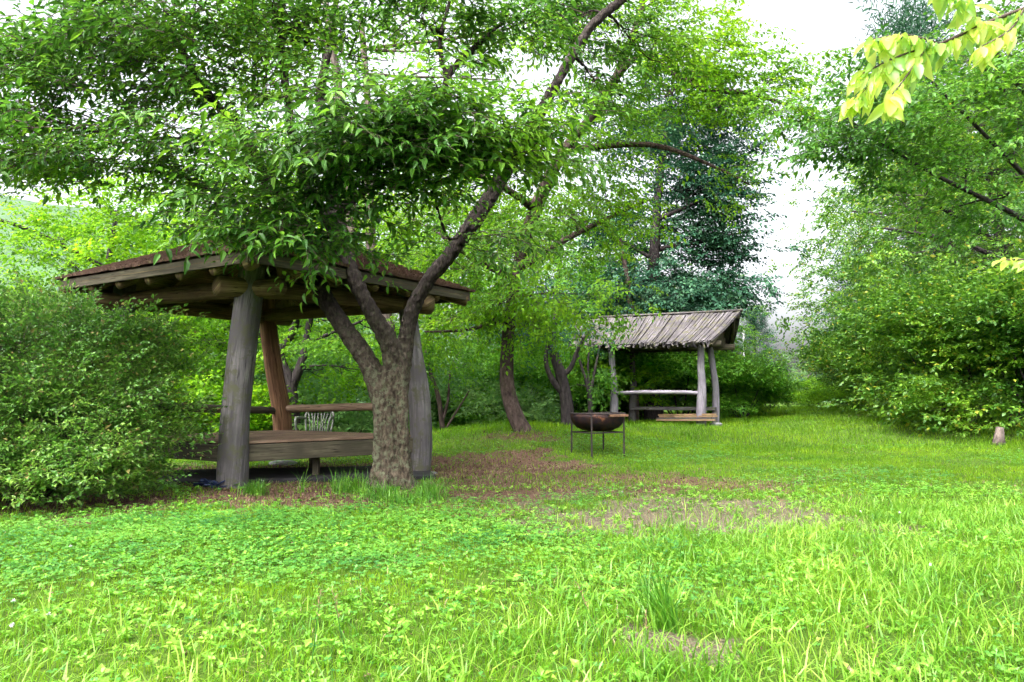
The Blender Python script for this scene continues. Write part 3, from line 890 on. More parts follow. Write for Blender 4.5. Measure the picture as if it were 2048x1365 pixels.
# roof planks on both slopes: each plank its own length, tilt and thickness; prow gables
for side in (-1, 1):
    mb = MB(); npk = 46
    for layer in range(2):
        for j in range(npk):
            t = (j + random.uniform(-.25, .25)) / (npk - 1); t = min(max(t, 0), 1)
            R0 = RLp.lerp(RRp, t)
            inset = .30 * (abs(t - .5) * 2) ** 6
            t2 = t * .92 + .02 - inset * 0
            E0 = (FL - wv * 1.2).lerp(FR + wv * .62, t2 + random.uniform(-.01, .01)) if side < 0 else (BL - wv * 1.2).lerp(BR + wv * .62, t2)
            E0 = E0 + dv * side * .52
            rr = random.uniform(0, .10) + (.12 if random.random() < .12 else 0)
            top = Vector((*R0.xy, rz_ + .02 + layer * .03)); bot = Vector((*E0.xy, tz + .02 + layer * .025))
            bot = bot + (bot - top).normalized() * (rr - .05)
            if layer == 1: top = top.lerp(bot, random.uniform(0, .06))
            if layer == 0 or random.random() < .85:
                ml = top.lerp(bot, .5) + Vector((0, 0, -.03 + random.uniform(-.01, .01)))
                wd = random.uniform(.07, .12); th = random.uniform(.014, .03)
                mb.box(top, ml, wd, th, seed=j * 3.3 + layer, up=(random.uniform(-.15, .15), random.uniform(-.1, .1), 1))
                mb.box(ml, bot, wd, th, seed=j * 3.3 + layer + .5, up=(random.uniform(-.15, .15), random.uniform(-.1, .1), 1), taper=random.uniform(.6, 1))
    if True:
        # ragged bark fringe along the eave
        for j in range(70):
            t = random.random() * .95
            E0 = ((FL - wv * 1.2).lerp(FR + wv * .62, t) if side < 0 else (BL - wv * 1.2).lerp(BR + wv * .62, t)) + dv * side * .52
            a = Vector((*E0.xy, tz + .03)); b = a + Vector((random.gauss(0, .04), side * 0 + random.gauss(0, .03), -random.uniform(.04, .16)))
            mb.box(a, b, random.uniform(.015, .05), .008, up=(0, 1, .2), seed=j)
    sbuild(mb, 'roof_planks', 'plank_grey')
    # rafters under
    for t in (.06, .35, .65, .97):
        R0 = RLp.lerp(RRp, t); E0 = ((FL - wv * .7).lerp(FR + wv * .5, t) if side < 0 else (BL - wv * .7).lerp(BR + wv * .5, t)) + dv * side * .45
        mb = MB(); mb.tube([Vector((*R0.xy, rz_ - .06)), Vector((*E0.xy, tz - .04))], .045, n=8, wob_amp=.08); sbuild(mb, 'rafter', 'wood_beam', True)
mb = MB(); mb.tube([Vector((*RLp.xy, rz_ + .08)) - wv * .05, Vector((*RRp.xy, rz_ + .07)) + wv * .1], .035, n=8, wob_amp=.1); sbuild(mb, 'ridge_cap', 'plank_grey', True)
# gable boards (dark triangle on the right end)
mb = MB()
for k in range(9):
    t = (k + .5) / 9; f = 1 - abs(t - .5) * 2
    p = (FR - dv * .3).lerp(BR + dv * .3, t) + wv * .3
    mb.box(Vector((*p.xy, tz - .0)), Vector((*p.xy, tz + .06 + f * (rz_ - tz - .25))), .17, .02, up=tuple(wv), seed=k)
sbuild(mb, 'gable_boards', 'wood_beam')
yr = P(1300, 787, 20.2).z
mb = MB(); mb.tube(curve(Vector((FL.x, FL.y, yr)), Vector((FR.x, FR.y, yr + .0)), n=6, bow=(0, 0, 1), jit=.012), .055, n=10, wob_amp=.1); sbuild(mb, 'handrail', 'post_pale', True)
zb = P(1300, 818, 21).z
mb = MB(); mb.box(Vector((*(BL - dv * .1).xy, zb)), Vector((*(BR - dv * .1 + wv * .05).xy, zb)), .30, .09, seed=1); sbuild(mb, 'bench_plank', 'post_grey', bevel=.008)
mb = MB(); p = BR - dv * .12; mb.box(Vector((p.x, p.y, .2)), Vector((p.x, p.y, zb - .045)), .12, .12, up=(0, 1, 0)); sbuild(mb, 'bench_leg', 'post_grey')
# planks dumped on the ground
pl = MB()
A = G(1318, 849, .12); B = G(1428, 853, .16)
for k in range(4):
    o_ = Vector((random.uniform(-.08, .08), .10 * k - .1, .045 * k))
    pl = MB(); pl.box(A + o_ + Vector((0, 0, 0)), B + o_, .14, .04, seed=k * 3)
    o = pl.build('loose_plank', M['wood_tan'] if k != 1 else M['post_grey'], None)
    tag(o, ['lowest pale tan plank in the pile by the small shelter', 'grey weathered plank in the pile by the small shelter', 'tan plank just under the top of the pile by the small shelter', 'topmost tan plank of the pile by the small shelter'][k], 'plank', 'planks piled in front of the small shelter')
st = MB(); p = G(1432, 852, .03); st.tube([p + Vector((0, 0, -.08)), p + Vector((0, 0, .02)), p + Vector((0, 0, .05))], [.17, .17, .12], n=8, wob_amp=.2)
tag(st.build('flat_stone', M['stone'], None), 'flat grey stone beside the small shelter post', 'stone')

# ---------------------------------------------------------------- the big tree in front
Q = lambda px, py, Y, r: (P(px, py, Y), r)
tb = P(783, 975, 9.1)
main = thing('shade_tree', 'large spreading tree with forked mossy trunk in front of the pavilion', 'tree', (tb.x, tb.y, 0))
limbs = [
    [Q(784, 1000, 9.1, .25), Q(782, 960, 9.1, .205), Q(780, 910, 9.1, .18), Q(779, 850, 9.1, .175), Q(776, 800, 9.1, .18), Q(776, 765, 9.1, .17), Q(782, 735, 9.1, .11)],
    [Q(815, 990, 8.98, .11), Q(809, 920, 8.95, .075), Q(806, 850, 8.93, .07), Q(803, 780, 8.97, .075), Q(802, 710, 9.05, .09)],
    [Q(748, 990, 8.98, .11), Q(757, 930, 8.98, .08), Q(758, 850, 8.98, .07), Q(752, 780, 9.0, .07)],
    [Q(766, 800, 9.1, .15), Q(738, 730, 9.1, .125), Q(688, 655, 9.15, .105), Q(645, 585, 9.15, .10), Q(622, 510, 9.1, .11), Q(590, 440, 9.0, .095), Q(545, 380, 8.9, .08), Q(500, 300, 8.6, .065), Q(440, 220, 8.2, .05), Q(380, 130, 7.9, .04), Q(330, 20, 7.7, .03)],
    [Q(788, 790, 9.05, .13), Q(783, 700, 9.0, .115), Q(745, 628, 8.9, .095), Q(714, 570, 8.9, .09), Q(688, 500, 9.0, .105), Q(675, 430, 9.2, .09), Q(655, 330, 9.5, .075), Q(640, 200, 9.7, .065), Q(665, 60, 9.8, .05), Q(680, -80, 9.8, .04)],
    [Q(797, 790, 9.1, .12), Q(808, 700, 9.1, .105), Q(825, 618, 9.1, .095), Q(858, 560, 9.1, .092), Q(900, 510, 9.1, .09), Q(950, 440, 9.1, .095), Q(1000, 360, 9.15, .09), Q(1045, 290, 9.2, .08), Q(1100, 190, 9.4, .07), Q(1145, 110, 9.5, .065), Q(1185, 50, 9.6, .06), Q(1245, 0, 9.7, .055), Q(1330, -60, 9.8, .045)],
    [Q(690, 530, 9.0, .08), Q(655, 440, 8.8, .07), Q(600, 340, 8.5, .055), Q(575, 200, 8.3, .045), Q(560, 60, 8.2, .035)],
    [Q(1005, 355, 9.15, .05), Q(985, 300, 8.8, .04), Q(975, 240, 8.3, .03), Q(930, 200, 7.7, .02)],
    [Q(675, 430, 9.2, .06), Q(740, 375, 8.7, .048), Q(850, 345, 8.0, .036), Q(930, 320, 7.4, .02)],
    [Q(860, 342, 8.0, .04), Q(885, 240, 8.2, .045), Q(895, 155, 8.4, .045), Q(945, 100, 8.5, .035), Q(1010, 40, 8.6, .025)],
    [Q(895, 165, 8.4, .035), Q(880, 90, 8.4, .03), Q(900, 0, 8.4, .02)],
    [Q(590, 450, 9.0, .05), Q(500, 420, 8.8, .035), Q(440, 390, 8.5, .028), Q(350, 350, 8.2, .022), Q(250, 340, 7.9, .016)],
    [Q(545, 380, 8.9, .045), Q(480, 250, 8.6, .036), Q(400, 190, 8.2, .028), Q(300, 110, 7.9, .018)],
    [Q(500, 300, 8.6, .04), Q(380, 280, 8.3, .03), Q(230, 270, 8.1, .02), Q(100, 240, 8.2, .012)],
    [Q(945, 440, 9.1, .03), Q(900, 480, 8.6, .022), Q(870, 400, 8.0, .018)],
    [Q(620, 510, 9.0, .05), Q(600, 500, 8.2, .035), Q(580, 440, 7.4, .02)],
]
for k_ in range(6):
    a_ = k_ * 1.05 + .3; bx_, by_ = P(783, 975, 9.1).x, 9.1
    limbs.append([(Vector((bx_ + math.cos(a_) * .08, by_ + math.sin(a_) * .08, .26)), .10), (Vector((bx_ + math.cos(a_) * .2, by_ + math.sin(a_) * .2, .06)), .075), (Vector((bx_ + math.cos(a_ + .15) * .36, by_ + math.sin(a_ + .15) * .36, -.03)), .05), (Vector((bx_ + math.cos(a_ + .2) * .55, by_ + math.sin(a_ + .2) * .55, -.09)), .03)])
B_ = pxblob
blobs = [B_(40, 90, 8.8, 1.0, .8, .5, 11), B_(190, 40, 8.2, 1.0, .8, .5, 12), B_(110, 210, 8.2, .9, .8, .35, 12), B_(30, 300, 8.6, .6, .6, .35, 7),
         B_(200, 320, 7.8, .65, .7, .22, 10), B_(300, 180, 7.9, .9, .8, .4, 12), B_(390, 60, 7.6, .9, .9, .5, 12), B_(400, 300, 7.7, .55, .6, .22, 7),
         B_(500, 140, 7.6, .8, .8, .45, 12), B_(600, 50, 8.0, .8, .8, .4, 10), B_(600, 420, 7.2, .45, .45, .22, 8), B_(510, 460, 7.4, .32, .3, .08, 5), B_(590, 478, 7.2, .30, .3, .06, 4), B_(650, 485, 7.1, .20, .3, .05, 3),
         B_(620, 300, 6.9, .65, .6, .32, 14), B_(740, 270, 6.7, .6, .6, .35, 14), B_(870, 250, 6.7, .6, .6, .35, 14), B_(970, 290, 7.0, .55, .5, .22, 11),
         B_(830, 360, 7.1, .45, .45, .15, 5), B_(690, 380, 7.2, .45, .45, .15, 5), B_(1050, 255, 8.0, .25, .3, .10, 3), B_(970, 90, 8.8, .5, .6, .3, 7),
         B_(850, 50, 8.2, .8, .8, .4, 10), B_(700, 110, 8.8, .7, .8, .5, 8), B_(1120, 50, 10.5, .8, .6, .5, 9), B_(1200, 190, 10.8, .6, .6, .4, 7), B_(480, 370, 8.4, .4, .5, .12, 4),
         B_(990, 480, 9.0, .3, .3, .12, 3), B_(1270, 90, 10.6, .7, .6, .4, 8),
         B_(300, -160, 8.6, 1.4, 1.2, .5, 8), B_(700, -200, 9.0, 1.5, 1.2, .5, 8), B_(1100, -160, 9.6, 1.3, 1.2, .5, 7)]
blobs = [(c, r_, max(2, round(k * 1.05))) for c, r_, k in blobs]
mb, cr = grow(limbs, blobs, SP_MAIN, 1.06, 6, (.26, .26, .055), centre=(-1.9, 9.3, 4.0), droop=.12, twigs=True, tr=.008, r_sec=.028, n_side=14)
finish(main, mb, cr, M['leaf_main'], M['bark_main'], trunk_mod=True)

# ---------------------------------------------------------------- the yellow-green tree right behind it (leaning trunk on the mound)
tb = G(1052, 862)
Y2 = tb.y
tree2 = thing('leaning_tree', 'tall yellow-green tree with a curved brown trunk on the grassy mound', 'tree', tb)
limbs = [
    [(tb + Vector((.05, 0, -.15)), .19), Q(1036, 845, Y2, .155), Q(1021, 805, Y2, .14), Q(1014, 760, Y2, .13), Q(1015, 700, Y2, .125), Q(1019, 640, Y2, .12), Q(1035, 540, Y2, .11), Q(1070, 420, Y2, .13), Q(1130, 300, 14, .11), Q(1210, 200, 13.7, .09), Q(1270, 60, 13.5, .06), Q(1300, -60, 13.5, .04)],
    [Q(1190, 210, 13.7, .07), Q(1280, 110, 13.2, .06), Q(1350, 150, 12.9, .05), Q(1410, 180, 12.6, .045), Q(1480, 185, 12.4, .038), Q(1560, 205, 12.2, .028), Q(1650, 240, 12.0, .014)],
    [Q(1070, 420, Y2, .08), Q(1000, 370, 13.6, .06), Q(930, 340, 13.2, .04)],
    [Q(1035, 560, Y2, .08), Q(950, 520, 13.6, .05), Q(880, 470, 13.2, .03)],
    [Q(1035, 540, Y2, .08), Q(1130, 480, 14.4, .06), Q(1230, 430, 14.6, .04), Q(1300, 400, 14.6, .02)],
    [Q(1020, 640, Y2, .05), Q(930, 660, 13.4, .03), Q(850, 664, 12.8, .015)],
    [Q(1130, 300, 14, .07), Q(1300, 290, 13.8, .05), Q(1420, 330, 13.5, .03), Q(1500, 370, 13.2, .015)],
]
blobs = [B_(900, 400, 13.2, .9, .8, .5, 9), B_(930, 540, 13.2, .9, .8, .45, 10), B_(1040, 480, 13.4, .9, .8, .5, 9), B_(1110, 585, 13.6, .8, .8, .35, 8), B_(1000, 600, 13.6, .8, .8, .3, 8), B_(1000, 380, 14, .9, .8, .5, 8),
         B_(1150, 440, 14.2, 1.0, .9, .5, 9), B_(1130, 330, 14, .9, .8, .5, 8), B_(1210, 400, 14.6, .7, .8, .5, 7), B_(1190, 280, 14, .7, .8, .5, 7), B_(1320, 70, 13, .7, .8, .5, 10), B_(1400, 125, 12.6, .5, .6, .3, 8),
         B_(1330, 190, 13, .8, .8, .35, 9), B_(1440, 215, 12.5, .5, .6, .2, 6), B_(1540, 160, 12.2, .45, .5, .25, 6), B_(1560, 225, 12.1, .5, .5, .15, 5), B_(1620, 245, 12, .3, .4, .12, 3), B_(1480, 360, 13.1, .35, .3, .15, 3),
         B_(1220, 80, 13, .9, .9, .5, 8), B_(1340, -30, 12.8, .7, .8, .4, 7), B_(1455, 90, 12.8, .22, .3, .15, 2), B_(880, 300, 14, 1, 1, .5, 7), B_(800, 430, 14, .7, .7, .4, 4), B_(1070, 650, 14, .5, .5, .15, 3), B_(900, 620, 13.4, .6, .6, .2, 5)]
blobs = [(c, r_, int(k * 1.35)) for c, r_, k in blobs]
mb, cr = grow(limbs, blobs, SP_MED, 1.2, 5, (.42, .42, .14), centre=(.8, 14, 6), droop=.1, twigs=True, tr=.005, r_sec=.03, n_side=12)
finish(tree2, mb, cr, M['leaf_yel'], M['bark_pine'])

# forked tree seen through the pavilion
tb = G(583, 868) if False else onG(*P(583, 800, 16.2).xy)
tr3 = thing('forked_tree', 'dark forked tree seen between the rear post and the chair', 'tree', tb)
limbs = [[(tb + Vector((0, 0, -.2)), .2), Q(585, 850, 16.2, .16), Q(580, 770, 16.2, .14), Q(560, 710, 16.2, .11), Q(588, 655, 16.2, .09), Q(600, 560, 16, .07), Q(580, 430, 16, .05)],
         [Q(582, 775, 16.2, .12), Q(605, 720, 16.2, .09), Q(618, 650, 16.2, .075), Q(640, 540, 16, .06), Q(690, 430, 16, .04)],
         [Q(600, 690, 16.2, .05), Q(660, 668, 15.8, .04), Q(730, 640, 15.4, .02)], [Q(562, 712, 16.2, .05), Q(530, 640, 15.9, .03), Q(480, 590, 15.6, .02)]]
blobs = [B_(450, 600, 15.6, .9, .8, .35, 8), B_(540, 560, 16, .8, .8, .4, 6), B_(680, 680, 15.6, .8, .8, .3, 9), B_(640, 590, 16, 1, .8, .3, 7), B_(420, 690, 15.8, .6, .6, .4, 6), B_(720, 740, 16.4, .6, .6, .35, 6), B_(650, 740, 17, .5, .6, .2, 3),
         B_(560, 420, 16, 1.3, 1, .6, 9), B_(700, 400, 16, 1.2, 1, .6, 9), B_(780, 560, 16, 1, 1, .5, 9), B_(850, 520, 16.4, 1, 1, .6, 8), B_(820, 690, 16.5, .6, .6, .4, 6), B_(450, 480, 16.5, 1.0, .8, .4, 7)]
mb, cr = grow(limbs, blobs, SP_MED, 1.3, 5, (.42, .42, .14), centre=(-4.6, 16.2, 4), twigs=False, r_sec=.03)
finish(tr3, mb, cr, M['leaf_yel'], M['bark_dark'])

# straight-trunked tree rising behind the roof
tb = onG(*P(785, 800, 14.6).xy)
tr4 = thing('straight_tree', 'tree with two straight pale grey trunks rising behind the pavilion roof', 'tree', tb)
limbs = [[(tb + Vector((0, 0, -.2)), .14), Q(785, 700, 14.6, .12), Q(746, 520, 14.6, .105), Q(739, 400, 14.6, .09), Q(735, 200, 14.6, .07), Q(720, 20, 14.6, .05)],
         [Q(785, 690, 14.6, .10), Q(718, 570, 14.6, .12), Q(702, 500, 14.6, .13), Q(700, 400, 14.6, .12), Q(680, 200, 14.6, .09), Q(650, 0, 14.6, .06)]]
blobs = [B_(700, 150, 14.6, 1.6, 1.4, .9, 10), B_(560, 60, 14.6, 1.4, 1.2, .8, 8), B_(860, 100, 14.6, 1.4, 1.2, .8, 9), B_(820, 260, 14.6, 1.0, 1.0, .5, 6), B_(420, 180, 15, 1.2, 1.2, .6, 6), B_(1000, 160, 15, 1.3, 1.2, .8, 8), B_(620, 250, 14.8, .9, .9, .5, 4), B_(1080, 40, 14.6, 1.2, 1, .6, 7)]
mb, cr = grow(limbs, blobs, SP_MED, 1.3, 4, (.5, .5, .2), centre=(-2.9, 14.6, 7), twigs=False, r_sec=.04)
finish(tr4, mb, cr, M['leaf_mid'], M['bark_pale'])

# ---------------------------------------------------------------- big dark pine-like tree behind the shelter
tb = onG(*P(1308, 800, 24).xy)
tr5 = thing('dark_pine', 'tall dark blue-green tree rising behind the small shelter', 'tree', tb)
limbs = [[(tb + Vector((0, 0, -.2)), .33), Q(1302, 770, 24, .27), Q(1290, 700, 24, .25), Q(1300, 620, 24, .22), Q(1308, 520, 24, .18), Q(1315, 400, 24, .14), Q(1330, 280, 24, .09), Q(1345, 180, 24, .04)],
         [Q(1300, 620, 24, .1), Q(1390, 570, 24, .07), Q(1470, 560, 23.6, .04)], [Q(1312, 440, 24, .09), Q(1400, 400, 24, .06), Q(1480, 330, 24, .03)], [Q(1308, 520, 24, .08), Q(1240, 480, 24, .05)], [Q(1312, 500, 24, .09), Q(1420, 480, 24, .06), Q(1510, 460, 24, .03)]]
blobs = [B_(1350, 210, 24, 1.2, 1.1, .7, 9), B_(1300, 290, 24, 1.2, 1.1, .7, 9), B_(1420, 300, 24, 1.4, 1.2, .7, 11), B_(1370, 380, 24, 1.4, 1.2, .6, 9), B_(1460, 400, 24, 1.0, 1.1, .6, 8), B_(1480, 490, 24, .9, 1, .5, 7), B_(1400, 500, 24, 1.2, 1, .5, 7), B_(1490, 570, 23.8, .6, .8, .35, 7),
         B_(1420, 600, 23.6, 1.0, 1, .4, 9), B_(1290, 560, 23.8, 1.2, 1, .4, 9), B_(1250, 450, 24, 1.0, 1, .6, 8), B_(1340, 600, 23.6, .9, 1, .3, 8), B_(1480, 240, 24, .6, .8, .4, 5), B_(1230, 600, 23.6, .8, .8, .4, 7), B_(1490, 330, 24, .35, .5, .3, 4), B_(1370, 270, 24.6, 1.5, 1.2, .7, 9), B_(1430, 360, 24.6, 1.3, 1.2, .6, 9), B_(1330, 450, 24.6, 1.5, 1.2, .6, 9), B_(1440, 450, 24.6, 1.1, 1.2, .6, 9), B_(1400, 560, 24.6, 1.5, 1.2, .5, 9)]
blobs = [((c[0] - (.75 if c[0] > 6.2 else 0), c[1], c[2]), r_, int(k * 2.9)) for c, r_, k in blobs]
mb, cr = grow(limbs, blobs, SP_FAR, .95, 5, (.5, .5, .2), centre=(4.6, 24, 6), twigs=False, r_sec=.05)
finish(tr5, mb, cr, M['leaf_pine'], M['bark_dark'])

def small_tree(name, label, px, Y, limbs, blobs, leaf, bark, tset=SP_MED, size=1.1, per=4, spread=(.32, .32, .14), cat='tree', group=None):
    b = onG(*P(px, 800, Y).xy)
    r = thing(name, label, cat, b, group)
    L = [[Q(*q) for q in l] for l in limbs]
    L[0][0] = (Vector((L[0][0][0].x, b.y, b.z - .15)), L[0][0][1])
    mb, cr = grow(L, blobs, tset, size, per, spread, centre=tuple(b + Vector((0, 0, 2.5))), twigs=False, r_sec=.025)
    finish(r, mb, cr, leaf, bark)
    return r
small_tree('forked_tree', 'small dark forked tree just left of the small shelter', 1133, 18,
    [[(1136, 850, 18, .17), (1132, 800, 18, .14), (1122, 750, 18, .13), (1110, 715, 18, .11), (1104, 680, 18, .08), (1120, 600, 18, .05)], [(1130, 790, 18, .09), (1105, 760, 18, .07), (1092, 720, 18, .055), (1100, 660, 18, .03)], [(1124, 750, 18, .09), (1142, 735, 18, .06), (1160, 690, 18, .05), (1190, 650, 18, .03)]],
    [B_(1110, 660, 18, .8, .7, .35, 10), B_(1150, 665, 17.8, .3, .4, .2, 4), B_(1060, 640, 18, .5, .6, .3, 6), B_(1110, 600, 18.2, .6, .7, .3, 7)], M['leaf_pine'], M['bark_dark'], SP_MED, 1.1)
small_tree('thin_tree', 'thin multi-stemmed sapling beside the shelter left post', 1178, 19.5,
    [[(1180, 840, 19.5, .07), (1179, 790, 19.5, .06), (1165, 740, 19.5, .04), (1152, 700, 19.5, .025)], [(1179, 795, 19.5, .05), (1190, 740, 19.5, .035), (1200, 690, 19.5, .02)], [(1179, 790, 19.5, .04), (1176, 730, 19.5, .03), (1180, 680, 19.5, .02)]],
    [B_(1160, 705, 19.5, .35, .4, .3, 5), B_(1170, 660, 19.5, .3, .4, .2, 4), B_(1150, 770, 19.8, .35, .4, .3, 5)], M['leaf_mid'], M['bark_dark'])
small_tree('thin_tree', 'slender brown-trunked tree seen through the small shelter', 1262, 23,
    [[(1270, 840, 23, .13), (1268, 780, 23, .12), (1260, 720, 23, .12), (1262, 640, 23, .11), (1255, 560, 23, .08), (1240, 480, 23, .05)]],
    [B_(1240, 520, 23, 1.0, .9, .5, 8), B_(1200, 600, 23, .8, .8, .4, 7)], M['leaf_mid'], M['bark_pine'], SP_FAR, .8)
small_tree('thin_tree', 'slim leaning sapling with pale stems right of the pavilion', 882, 18,
    [[(888, 880, 18, .07), (884, 850, 18, .06), (876, 790, 18, .055), (862, 750, 18, .04), (850, 700, 18, .025)], [(884, 845, 18, .04), (896, 800, 18, .03), (900, 740, 18, .02)], [(888, 865, 18, .035), (915, 820, 18, .025), (940, 780, 18, .015)]],
    [B_(850, 700, 18, .5, .5, .25, 6), B_(905, 730, 18, .5, .5, .25, 6), B_(930, 690, 18.4, .5, .5, .3, 5), B_(880, 650, 18.2, .6, .5, .3, 6)], M['leaf_mid'], M['bark_pine'])

# ---------------------------------------------------------------- templates for the trees and shrubs further off
def tmpl_tree(name, h, w, leaf, bark, seed, nb=13, low=.30, tset=SP_FAR, size=1.0, n=10, lean=0.0, per=5):
    random.seed(seed)
    r = thing(name, 'x', 'tree', (0, 0, 0))
    V3 = lambda x, y, z: Vector((x, y, z))
    limbs = [[(V3(0, 0, -.5), .028 * h), (V3(.1 * lean, 0, .2 * h), .022 * h), (V3(.02 * h, .01 * h, .45 * h), .017 * h), (V3(0, 0, .7 * h), .011 * h), (V3(.02 * h, 0, .93 * h), .004 * h)]]
    for k in range(5):
        a = k * 2.4; z0 = (.25 + .12 * k) * h
        limbs.append([(V3(.01 * h, 0, z0), .009 * h), (V3(math.cos(a) * w * .3, math.sin(a) * w * .3, z0 + .1 * h), .006 * h), (V3(math.cos(a) * w * .6, math.sin(a) * w * .6, z0 + .15 * h), .003 * h)])
    bl = []
    for k in range(nb):
        t = (k + .5) / nb; z = (low + (.95 - low) * t) * h
        rr = w * (math.sin(math.pi * min(1, (t * .85 + .18))) ** .8) * .62
        a = k * 2.399 + seed
        bl.append(((math.cos(a) * rr * .8, math.sin(a) * rr * .8, z), (w * .38, w * .38, h * .075), n))
    mb, cr = grow(limbs, bl, tset, size, per, (w * .13, w * .13, h * .03), centre=(0, 0, h * .5), twigs=False, r_sec=.03, shell=.4)
    finish(r, mb, cr, leaf, bark)
    return r
def tmpl_bush(name, h, w, leaf, seed, tset=SP_BUSH, size=1.0, n=12, nb=9, per=5):
    random.seed(seed)
    r = thing(name, 'x', 'shrub', (0, 0, 0))
    limbs = []
    for k in range(6):
        a = k * 1.05
        limbs.append([(Vector((math.cos(a) * .08, math.sin(a) * .08, -.15)), .03), (Vector((math.cos(a) * w * .25, math.sin(a) * w * .25, h * .35)), .02), (Vector((math.cos(a) * w * .4, math.sin(a) * w * .4, h * .7)), .01)])
    bl = []
    for k in range(nb):
        z = h * (.16 + .68 * ((k * .618) % 1)); a = k * 2.399 + seed
        rr = w * .5 * math.cos(min(z / h, 1) * 1.2) * random.uniform(.75, 1.1)
        bl.append(((math.cos(a) * rr, math.sin(a) * rr, z), (w * .3, w * .3, h * .16), n))
    mb, cr = grow(limbs, bl, tset, size, per, (w * .09, w * .09, h * .06), centre=(0, 0, h * .2), twigs=False, r_sec=.02, shell=.4, updir=.25)
    finish(r, mb, cr, leaf, M['bark_dark'])
    return r
def tmpl_conifer(name, h, w, leaf, seed):
    r = thing(name, 'x', 'tree', (0, 0, 0))
    limbs = [[(Vector((0, 0, -.4)), .025 * h), (Vector((0, 0, h * .5)), .014 * h), (Vector((0, 0, h * .98)), .003 * h)]]
    bl = []
    for k in range(26):
        t = k / 25; z = h * (.12 + .85 * t); rr = w * .5 * (1 - t * .93)
        a = k * 2.4
        bl.append(((math.cos(a) * rr * .6, math.sin(a) * rr * .6, z), (rr * .5 + .05, rr * .5 + .05, .08), 6))
    mb, cr = grow(limbs, bl, SP_PINE, .9, 3, (.2, .2, .06), centre=(0, 0, h * .5), twigs=False, r_sec=.03, updir=.1)
    finish(r, mb, cr, leaf, M['bark_dark'])
    return r
def used_label(r, lab, loc, rz=0, s=1.0, group=None, first=set()):
    """first use moves the template itself, later ones copy it"""
    if r.name not in first:
        first.add(r.name); r.location = loc; r.rotation_euler = (0, 0, rz); r.scale = (s, s, s) if not isinstance(s, tuple) else s
        r['label'] = lab
        if group: r['group'] = group
        return r
    return dup(r, loc, rz, s, lab, group)
T1 = tmpl_tree('broadleaf_tree', 9.0, 6.0, M['leaf_yel'], M['bark_dark'], 3, low=.2, nb=16, n=15)
T2 = tmpl_tree('broadleaf_tree', 8.0, 5.0, M['leaf_mid'], M['bark_dark'], 5, low=.15, nb=15, n=15)
T3 = tmpl_tree('broadleaf_tree', 9.5, 5.5, M['leaf_far'], M['bark_pale'], 7, low=.12, n=9)
T4 = tmpl_tree('broadleaf_tree', 10.5, 6.5, M['leaf_right'], M['bark_dark'], 9, low=.08, nb=22, n=20, size=1.0, tset=SP_BUSH)
B1 = tmpl_bush('shrub', 2.4, 3.0, M['leaf_mid'], 2, n=16)
B2 = tmpl_bush('shrub', 2.4, 3.0, M['leaf_yel'], 4, n=16)
B3 = tmpl_bush('shrub', 3.6, 3.8, M['leaf_right'], 6, n=22, nb=13)
B4 = tmpl_bush('shrub', 2.2, 3.0, M['leaf_far'], 8)
K1 = tmpl_conifer('conifer', 5.0, 3.2, M['leaf_pine'], 1)
def put(T, px, Y, s, label, rz=None, group=None, zoff=0.0):
    p = onG(*P(px, 800, Y).xy); p.z += zoff
    return used_label(T, label, p, rz if rz is not None else px * .37, s, group)
gl = 'trees in the valley behind the pavilion'
put(T1, 205, 18.5, .85, 'yellow-green tree showing above the left end of the pavilion roof', group=gl)
put(T1, 330, 21, .9, 'yellow-green tree behind the left slope of the pavilion roof', group=gl)
put(T3, 30, 30, .55, 'pale tree at the left edge of the photo below the hazy hill', group=gl)
put(T2, 440, 24, 1.0, 'mid-green tree seen left of the front post under the eave', group=gl)
put(T2, 860, 23, 1.05, 'mid-green tree behind the right end of the pavilion roof', group=gl)
put(T3, 960, 29, .9, 'pale hazy tree between the pavilion and the leaning trunk', group=gl)
put(T3, 700, 32, 1.0, 'pale hazy tree seen over the handrail behind the chair', group=gl)
put(T1, 540, 22, 1.1, 'yellow-green tree whose crown fills the space above the roof ridge', group=gl)
put(T2, 1120, 30, 1.1, 'tall mid-green tree behind the gap between leaning trunk and shelter', group=gl)
gb = 'shrubs below and behind the pavilion'
for (T, px, Y, s, lab) in ((B2, 300, 15.5, 1.0, 'yellow-green shrub behind the deck at the left eave'), (B1, 420, 17.5, .7, 'green shrub seen just left of the front post'), (B4, 520, 20, 1.0, 'pale shrub seen between front and rear posts'),
                           (B4, 660, 19, 1.2, 'pale shrub seen behind the plastic chair'), (B4, 740, 23, 1.1, 'pale shrub left of the big trunk under the handrail'), (B4, 870, 24, 1.0, 'pale shrub right of the big trunk'),
                           (B4, 950, 23, 1.3, 'pale grey-green shrub below the hazy tree'), (B4, 1000, 21, 1.0, 'pale shrub just left of the leaning trunk'), (B1, 140, 17, 1.2, 'green shrub behind the big left bush')):
    put(T, px, Y, s, lab, group=gb)
gm = 'shrubs behind the small shelter'
